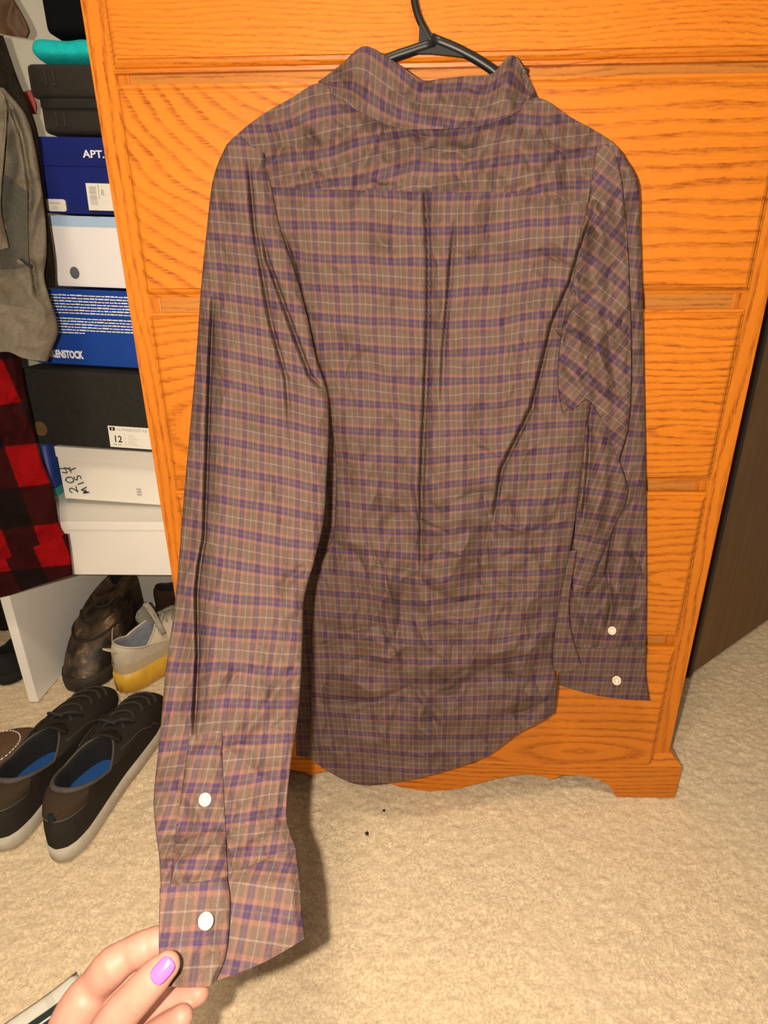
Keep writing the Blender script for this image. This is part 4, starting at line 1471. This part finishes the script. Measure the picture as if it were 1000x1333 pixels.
def sneaker(label, hpx, tpx):
    h = on(*hpx, 0.0)
    e = on(*tpx, 0.0)
    v = e - h
    yaw = math.atan2(v.y, v.x)
    t, G, R, zR = shoe('canvas_sneaker', label, 'sneaker', (h.x, h.y, 0), yaw, v.length, 0.106, canvas, zs=0.029, hh=0.104, hs=0.082, hf=0.092, op=(0.125, 0.50), ow=0.74, g=1.7,
                       laces=5, pad=0.003, sole_out=0.003, group='pair of charcoal canvas sneakers')
    L = v.length
    # padded heel counter and heel stay
    n = G.shape[1]
    V, Fc = [], []
    for i in range(8, 18):
        for k in range(-9, 10):
            p = G[i, k % n]
            e2 = np.array([p[0] - L * 0.2, p[1], 0])
            e2 /= np.linalg.norm(e2)
            V.append(p + e2 * (0.0012 + 0.0035 * math.sin(math.pi * (i - 8) / 9)))
    for i in range(9):
        for k in range(18):
            a = i * 19 + k
            Fc.append((a, a + 19, a + 20, a + 1))
    mobj('heel_pad', V, Fc, m_pd, t)
    tube('heel_seam', [G[8, k % n] + np.array([-0.002, 0, 0.0]) for k in range(-9, 10)], 0.0012, m_tr, t, seg=5)
    q0 = G[9, 0]
    tube('heel_tab', [tuple(q0 + np.array([0.002, -0.004, -0.004])), tuple(q0 + np.array([-0.005, 0, 0.0])), tuple(q0 + np.array([0.002, 0.004, 0.006]))], [0.004, 0.0055, 0.004], m_bk2, t, seg=8)
    # tongue
    V, Fc = [], []
    for i in range(7):
        f = i / 6
        for k in range(-4, 5):
            V.append((L * (0.54 - 0.075 * f), k * 0.0062 * (1 + 0.2 * f), 0.090 + 0.015 * f - 0.0007 * k * k + 0.001))
    for i in range(6):
        for k in range(8):
            a = i * 9 + k
            Fc.append((a, a + 1, a + 10, a + 9))
    o = mobj('tongue', V, Fc, m_ch, t)
    o.modifiers.new('thick', 'SOLIDIFY').thickness = 0.004
    # side seam, knotted bow
    for s in (-1, 1):
        k0 = n // 2 + s * 12
        pts = [G[i, k0 + s * (i // 6)] + np.array([0, -s * 0.0005, 0.001]) for i in range(2, 16)]
        tube('seam', pts, 0.0009, m_tr, t, seg=5)
    bow = [(L * 0.565, -0.004, 0.098), (L * 0.56, 0.016, 0.106), (L * 0.585, 0.030, 0.096), (L * 0.60, 0.020, 0.092), (L * 0.57, 0.002, 0.100), (L * 0.58, -0.018, 0.105), (L * 0.61, -0.030, 0.092), (L * 0.61, -0.014, 0.093), (L * 0.57, 0, 0.100)]
    tube('lace_bow', catmull(bow, 50), 0.0026, m_lk, t, seg=6)
    return t


sneaker('charcoal canvas sneaker with blue insole, nearer the shirt sleeve', (78, 1123), (207, 922))
sneaker('charcoal canvas sneaker with blue insole, on the left of its pair', (2, 1109), (146, 914))

# cream knit sneaker with a yellow ribbed sole
m_cr = plain('cream_knit', (0.55, 0.48, 0.36), 0.9, 0.06, 90, 0.4)
m_cr2 = plain('grey_cream_knit', (0.36, 0.33, 0.27), 0.9, 0.1, 240, 0.6)
m_yl = plain('yellow_rubber', (0.66, 0.38, 0.035), 0.45, 0.1, 40, 0.1)
m_li = plain('grey_blue_lining', (0.20, 0.21, 0.24), 0.9, 0.1, 80)
m_lc = plain('speckled_lace', (0.50, 0.46, 0.39), 0.9, 0.4, 500, 0.2, col2=(0.14, 0.12, 0.10))
cr = dict(upper=m_cr, sole=m_yl, lining=m_li, insole=m_li, lace=m_lc, trim=m_cr)
h = on(128, 902)
v = on(228, 850) - on(128, 902)
ck, G, R, zR = shoe('knit_sneaker', 'cream knit sneaker with a yellow ribbed sole beside the brown boot', 'sneaker', (h.x + 0.050, h.y + 0.005, 0.0), 1.02, 0.30, 0.104, cr,
                    zs=0.050, hh=0.118, hs=0.098, hf=0.128, op=(0.03, 0.36), ow=0.66, g=1.5, rib=44, laces=0, sole_out=0.007)
nn = G.shape[1]
# translucent looking side wall above the ribs
V, Fc = [], []
for i in range(0, 5):
    for k in range(nn):
        p = G[i, k].copy()
        e2 = np.array([p[0] - 0.15, p[1], 0])
        e2 /= np.linalg.norm(e2)
        V.append(p + e2 * 0.003)
for i in range(4):
    for k in range(nn):
        k2 = (k + 1) % nn
        Fc.append((i * nn + k, i * nn + k2, i * nn + nn + k2, i * nn + nn + k))
mobj('side_wall', V, Fc, plain('beige_side_wall', (0.50, 0.40, 0.25), 0.6, 0.05, 40), ck)
V, Fc = [], []
for i in range(9):
    f = i / 8
    for k in range(-6, 7):
        w = 0.0078 * (1 - 0.2 * f**3) * math.sqrt(max(0.05, 1 - (f * 0.9)**4))
        V.append((0.30 * 0.385 - 0.016 * f - 5.5 * (k * w)**2, k * w, 0.112 + 0.080 * f - 0.0008 * k * k * f - 0.012 * f * f))
for i in range(8):
    for k in range(12):
        a = i * 13 + k
        Fc.append((a, a + 1, a + 14, a + 13))
o = mobj('tongue', V, Fc, m_cr2, ck)
o.modifiers.new('thick', 'SOLIDIFY').thickness = 0.011
tube('pull_loop', catmull([(0.010, 0.008, 0.100), (-0.010, 0.006, 0.116), (-0.018, 0, 0.122), (-0.010, -0.006, 0.116), (0.010, -0.008, 0.100)], 20), 0.0042, m_cr, ck, seg=6, flat=0.5)
mid = nn // 2
for j in range(5):
    i = 16 - j * 2
    a = G[i, mid - 8] + np.array([0, 0, 0.004])
    b = G[i - 1, mid + 8] + np.array([0, 0, 0.004])
    c_ = 0.5 * (G[i, mid] + G[i - 1, mid]) + np.array([0, 0, 0.006])
    tube('lace', catmull([a, c_, b], 14), 0.0034, m_lc, ck, seg=6)
    a = G[i - 1, mid - 8] + np.array([0, 0, 0.004])
    b = G[i, mid + 8] + np.array([0, 0, 0.004])
    tube('lace', catmull([a, c_ + np.array([0, 0, 0.003]), b], 14), 0.0034, m_lc, ck, seg=6)


# dark patterned boot, toe towards the viewer
def camo():
    m, nt, b = nodes('dark_camo_leather')
    c = objco(nt)
    f = noise_tex(nt, mapping(nt, c, (18, 34, 34)), 1.0, 3, 0.6)
    g_ = noise_tex(nt, c, 60, 2)
    cr_ = N(nt, 'ShaderNodeValToRGB')
    cr_.color_ramp.interpolation = 'EASE'
    e = cr_.color_ramp.elements
    e[0].position, e[0].color = 0.36, (0.010, 0.007, 0.004, 1)
    e[1].position, e[1].color = 0.50, (0.065, 0.036, 0.018, 1)
    x = e.new(0.60)
    x.color = (0.095, 0.058, 0.030, 1)
    x = e.new(0.68)
    x.color = (0.24, 0.16, 0.09, 1)
    nt.links.new(f, cr_.inputs[0])
    nt.links.new(mix(nt, maprange(nt, g_, 0.4, 0.7, 0, 0.4), cr_.outputs[0], (0.014, 0.010, 0.007)), b.inputs['Base Color'])
    b.inputs['Roughness'].default_value = 0.6
    bump(nt, b, g_, 0.3, 0.002)
    return m


m_cm = camo()
m_ds = plain('dark_brown_sole', (0.030, 0.021, 0.013), 0.7, 0.1, 60, 0.2)
bt = dict(upper=m_cm, sole=m_ds, lining=m_bk2, insole=m_bk2, lace=m_cm, trim=m_ds)
toe = on(98, 905)
dirv = Vector((0.05, 1.0, 0)).normalized()
Lb = 0.30
hl = toe + dirv * (Lb + 0.01)
bo, G, R, zR = shoe('camouflage_boot', 'dark brown camouflage moc toe boot pointing out from under the shelf', 'boot', (hl.x, hl.y, 0), math.atan2(-dirv.y, -dirv.x), Lb, 0.120, bt,
                    zs=0.034, hh=0.178, hs=0.160, hf=0.145, op=(0.05, 0.26), ow=0.40, g=1.25, laces=0, sole_out=0.005, bend=0.0)
st = [G[6, k] + np.array([0, 0, 0.002]) for k in range(nn // 2 - 15, nn // 2 + 16)]
tube('moc_seam', st, 0.0030, m_ds, bo, seg=6)
m_st = plain('pale_stitch', (0.50, 0.42, 0.32), 0.8, 0.1, 60, 0)
for k in (nn // 2 - 11, nn // 2 + 11):
    tube('stitch', [G[3, k] + np.array([0.002, 0, 0.001]), G[5, k] + np.array([0.003, 0, 0.002]), G[6, k] + np.array([0.0, 0, 0.004])], 0.0012, m_st, bo, seg=5)
for i in (9, 12):
    st = [G[i, k] + np.array([0.001, 0, 0.001]) for k in range(nn // 2 - 10, nn // 2 + 11)]
    tube('lace', st, 0.0026, m_ds, bo, seg=6)

# brown leather shoe cut by the left edge
m_br = plain('brown_suede', (0.110, 0.058, 0.026), 0.85, 0.12, 120, 0.3)
m_ps = plain('pinkish_sole', (0.52, 0.38, 0.28), 0.7, 0.08, 50, 0.1)
brm = dict(upper=m_br, sole=m_ps, lining=m_bk2, insole=m_br, lace=m_br, trim=m_br)
e = on(60, 966)
hl = e + Vector((-0.17, -0.24, 0)).normalized() * 0.295
v = e - hl
bw, G, R, zR = shoe('boat_shoe', 'brown suede shoe with white stitching cut off by the left edge', 'shoe', (hl.x, hl.y, 0), math.atan2(v.y, v.x), v.length, 0.110, brm, zs=0.024, hh=0.070, hs=0.055, hf=0.064, op=(0.03, 0.46), ow=0.6, g=1.7, laces=2)
for k in range(-15, 16, 1):
    a = G[8, nn // 2 + k]
    b = G[8, nn // 2 + k + 1]
    u = np.array([0, 0, 0.0012])
    tube('stitch', [a + u, a * 0.35 + b * 0.65 + u], 0.0011, plain('white_thread', (0.7, 0.66, 0.58), 0.8, 0, 20, 0) if k == -15 else bpy.data.materials['white_thread'], bw, seg=5)

# dark shoe behind, left of the unit's side board, and a low dark shoe behind the knit sneaker
h = Vector((-0.90, 1.10, 0))
shoe('black_shoe', 'black shoe in the dark left of the white side board', 'shoe', (h.x, h.y, 0), 1.5, 0.26, 0.10, dict(upper=m_bk2, sole=m_bk2, lining=m_bk2, insole=m_bk2, lace=m_bk2), laces=2)
h = on(196, 838)
m_mr = plain('maroon_leather', (0.050, 0.022, 0.014), 0.6, 0.1, 60)
shoe('maroon_shoe', 'dark maroon shoe by the wall behind the cream sneaker', 'shoe', (-0.660, 1.400, 0), 0.0, 0.21, 0.080, dict(upper=m_mr, sole=m_ds, lining=m_bk2, insole=m_bk2, lace=m_mr), zs=0.03, hh=0.090, hs=0.085, hf=0.085, laces=2)

# ------------------------------------------------------------------ crumbs and the striped cloth
for (px, py, r, lb) in ((478, 1085, 0.0034, 'black crumb on the carpet in front of the shirt hem'), (500, 1055, 0.0026, 'small brown crumb on the carpet nearest the dresser base')):
    p = on(px, py, 0.002)
    bm = bmesh.new()
    bmesh.ops.create_icosphere(bm, subdivisions=2, radius=r)
    for v_ in bm.verts:
        v_.co *= 1 + 0.35 * mnoise.noise(v_.co * 400)
        v_.co.z *= 0.6
    me = bpy.data.meshes.new('crumb')
    bm.to_mesh(me)
    bm.free()
    me.materials.append(plain('crumb', (0.02, 0.014, 0.01), 0.8, 0.1, 60))
    o = link(bpy.data.objects.new('carpet_crumb', me))
    o.location = p
    o['label'] = lb
    o['category'] = 'crumb'


def striped_cloth():
    m, nt, b = nodes('striped_cotton')
    c = objco(nt)
    sep = N(nt, 'ShaderNodeSeparateXYZ')
    nt.links.new(c, sep.inputs[0])
    v_ = mth(nt, 'MULTIPLY', sep.outputs[1], -1.0)
    f = noise_tex(nt, c, 120, 2)
    cream = mix(nt, f, (0.70, 0.68, 0.58), (0.58, 0.58, 0.52))
    d1 = maprange(nt, mth(nt, 'ABSOLUTE', mth(nt, 'SUBTRACT', v_, 0.034)), 0.010, 0.0112, 1, 0)
    d2 = maprange(nt, mth(nt, 'ABSOLUTE', mth(nt, 'SUBTRACT', v_, 0.0345)), 0.0010, 0.0016, 0, 1)
    u_ = mth(nt, 'ABSOLUTE', mth(nt, 'SUBTRACT', mth(nt, 'FRACT', mth(nt, 'DIVIDE', sep.outputs[0], 0.05)), 0.5))
    pale = mth(nt, 'MULTIPLY', maprange(nt, u_, 0.08, 0.12, 1, 0), 0.35)
    col = mix(nt, pale, cream, (0.40, 0.42, 0.38))
    col = mix(nt, mth(nt, 'MULTIPLY', d1, d2), col, (0.012, 0.025, 0.024))
    nt.links.new(col, b.inputs['Base Color'])
    b.inputs['Roughness'].default_value = 0.9
    bump(nt, b, f, 0.3, 0.001)
    a = on(-4, 1336, 0.012)
    e_ = on(86, 1271, 0.012)
    d = (e_ - a)
    t = thing('striped_cloth', 'folded cream cloth with dark stripes on the carpet under the hand', 'cloth', (e_.x, e_.y, 0.0), (0, 0, math.atan2(d.y, d.x)))
    L = 0.30
    V, Fc = [], []
    nx, ny = 40, 24
    for j in range(ny):
        for i in range(nx):
            x = -L + (L + 0.012) * i / (nx - 1)
            y = -0.16 * j / (ny - 1)
            z = 0.011 + 0.0012 * math.sin(x * 60 + y * 30) - (0.004 if j == 0 or i == nx - 1 else 0)
            V.append((x, y, z))
    for j in range(ny - 1):
        for i in range(nx - 1):
            q = j * nx + i
            Fc.append((q, q + nx, q + nx + 1, q + 1))
    o = mobj('upper_layer', V, Fc, m, t)
    s_ = o.modifiers.new('thick', 'SOLIDIFY')
    s_.thickness = 0.0045
    V2 = [(x, y + 0.002, z - 0.0062) for x, y, z in V]
    o2 = mobj('lower_layer', V2, Fc, plain('dark_under_layer', (0.02, 0.018, 0.015), 0.9), t)  # dark layer reaching slightly past the upper one, seen as a dark outline
    o2.modifiers.new('thick', 'SOLIDIFY').thickness = 0.0045


striped_cloth()


# ------------------------------------------------------------------ the hand
def hand():
    root = thing('person', 'hand with purple nail polish pinching the corner of the near shirt cuff', 'person', tuple(atd(90, 1400, 0.40)))
    m, nt, b = nodes('skin')
    c = objco(nt)
    f = noise_tex(nt, c, 55, 3)
    nt.links.new(mix(nt, maprange(nt, f, 0.3, 0.7, 0, 1), (0.37, 0.170, 0.125), (0.42, 0.205, 0.155)), b.inputs['Base Color'])
    b.inputs['Roughness'].default_value = 0.5
    b.inputs['Specular IOR Level'].default_value = 0.25
    b.inputs['Subsurface Weight'].default_value = 0.15
    b.inputs['Subsurface Radius'].default_value = (0.010, 0.004, 0.002)
    b.inputs['Subsurface Scale'].default_value = 0.3
    bump(nt, b, noise_tex(nt, c, 420, 3), 0.12, 0.0006)

    def chain(pts, rad, flat=1.0, fd=None):
        P = catmull([tuple(atd(*p)) for p in pts], 26)
        k = np.linspace(0, 1, 26)
        seg = np.linalg.norm(np.diff(np.array([tuple(atd(*p)) for p in pts]), axis=0), axis=1)
        kk = np.concatenate([[0], np.cumsum(seg)]) / seg.sum()
        r = np.interp(k, kk, rad)
        # round the tip
        d = (P[-1] - P[-2]) / np.linalg.norm(P[-1] - P[-2])
        ext, rr = [], []
        for a in (20, 40, 60, 75, 86):
            a = math.radians(a)
            ext.append(P[-1] + d * r[-1] * math.sin(a))
            rr.append(r[-1] * math.cos(a))
        return tube_geo(np.vstack([P, ext]), list(r) + rr, 20, flat=flat, flatdir=fd)
    parts = [
        # thumb, over the cuff
        chain([(95, 1440, 0.400), (125, 1375, 0.396), (152, 1327, 0.392), (180, 1295, 0.391), (205, 1268, 0.392), (217, 1257, 0.393)], [0.019, 0.0150, 0.0122, 0.0112, 0.0105, 0.0085]),
        # index finger, behind the cuff
        chain([(70, 1400, 0.425), (96, 1328, 0.431), (112, 1300, 0.435), (124, 1283, 0.438), (146, 1258, 0.437), (166, 1244, 0.441), (186, 1235, 0.442), (205, 1226, 0.447), (240, 1218, 0.450), (262, 1216, 0.450)], [0.016, 0.0158, 0.0150, 0.0122, 0.0134, 0.0112, 0.0118, 0.0104, 0.0095, 0.0078]),
        # middle finger, between index and thumb
        chain([(85, 1415, 0.432), (125, 1340, 0.440), (165, 1290, 0.446), (200, 1268, 0.449), (235, 1262, 0.452), (262, 1262, 0.450)], [0.016, 0.0150, 0.0125, 0.0118, 0.0100, 0.0078]),
        # ring finger, showing under the cuff edge
        chain([(95, 1430, 0.430), (150, 1365, 0.436), (195, 1322, 0.440), (228, 1304, 0.440), (258, 1293, 0.438)], [0.0155, 0.0140, 0.0115, 0.0105, 0.0075]),
        # little finger
        chain([(110, 1445, 0.422), (165, 1385, 0.424), (205, 1348, 0.424), (236, 1324, 0.422)], [0.0145, 0.0125, 0.0105, 0.0080]),
        # palm
        chain([(20, 1520, 0.405), (70, 1440, 0.412), (112, 1375, 0.424)], [0.027, 0.031, 0.020]),
        chain([(40, 1520, 0.410), (100, 1440, 0.415), (150, 1385, 0.424)], [0.024, 0.026, 0.016]),
    ]
    w0 = atd(25, 1520, 0.405)
    w1 = Vector((-0.30, 0.02, 0.34))
    w2 = Vector((-0.46, -0.22, 0.42))
    parts.append(tube_geo([tuple(w0), tuple(w0.lerp(w1, 0.5)), tuple(w1), tuple(w1.lerp(w2, 0.5)), tuple(w2)], [0.026, 0.029, 0.034, 0.038, 0.042], 20))
    V, Fc = join_geo(parts)
    o = mobj('hand', V, Fc, m, root, True)
    rm = o.modifiers.new('blend', 'REMESH')
    rm.mode = 'VOXEL'
    rm.voxel_size = 0.0014
    rm.use_smooth_shade = True
    s_ = o.modifiers.new('soften', 'SMOOTH')
    s_.factor = 0.5
    s_.iterations = 3
    # thumb nail
    p0, p1 = atd(203, 1273, 0.3805), atd(224, 1249, 0.3860)
    d = (p1 - p0).normalized()
    nrm = (CAM - p0).normalized()
    nrm = (nrm - d * nrm.dot(d)).normalized()
    nrm = (nrm + Vector((0.0, 0.0, 0.15))).normalized()
    sd_ = d.cross(nrm)
    V, Fc = [], []
    Ln, Wn = 0.0145, 0.0108
    ctr = p0.lerp(p1, 0.40)
    nu, nv = 13, 15
    for j in range(nv):
        y = j / (nv - 1) * 2 - 1
        for i in range(nu):
            x = i / (nu - 1) * 2 - 1
            k = (1 - abs(y)**3.4)**(1 / 3.4)
            k = 0.35 + 0.65 * k if abs(y) > 0.98 else k
            V.append(ctr + d * (y * Ln / 2) + sd_ * (x * k * Wn / 2) + nrm * (0.0018 - 0.0026 * (x * k)**2 - 0.0012 * y * y))
    for j in range(nv - 1):
        for i in range(nu - 1):
            q = j * nu + i
            Fc.append((q, q + 1, q + nu + 1, q + nu))
    nl = mobj('thumb_nail', V, Fc, plain('purple_polish', (0.44, 0.11, 0.68), 0.18, 0.02, 50, 0, 0.7), root, True)
    nl['label'] = 'glossy purple painted thumb nail'
    nl.modifiers.new('thick', 'SOLIDIFY').thickness = 0.0008


hand()
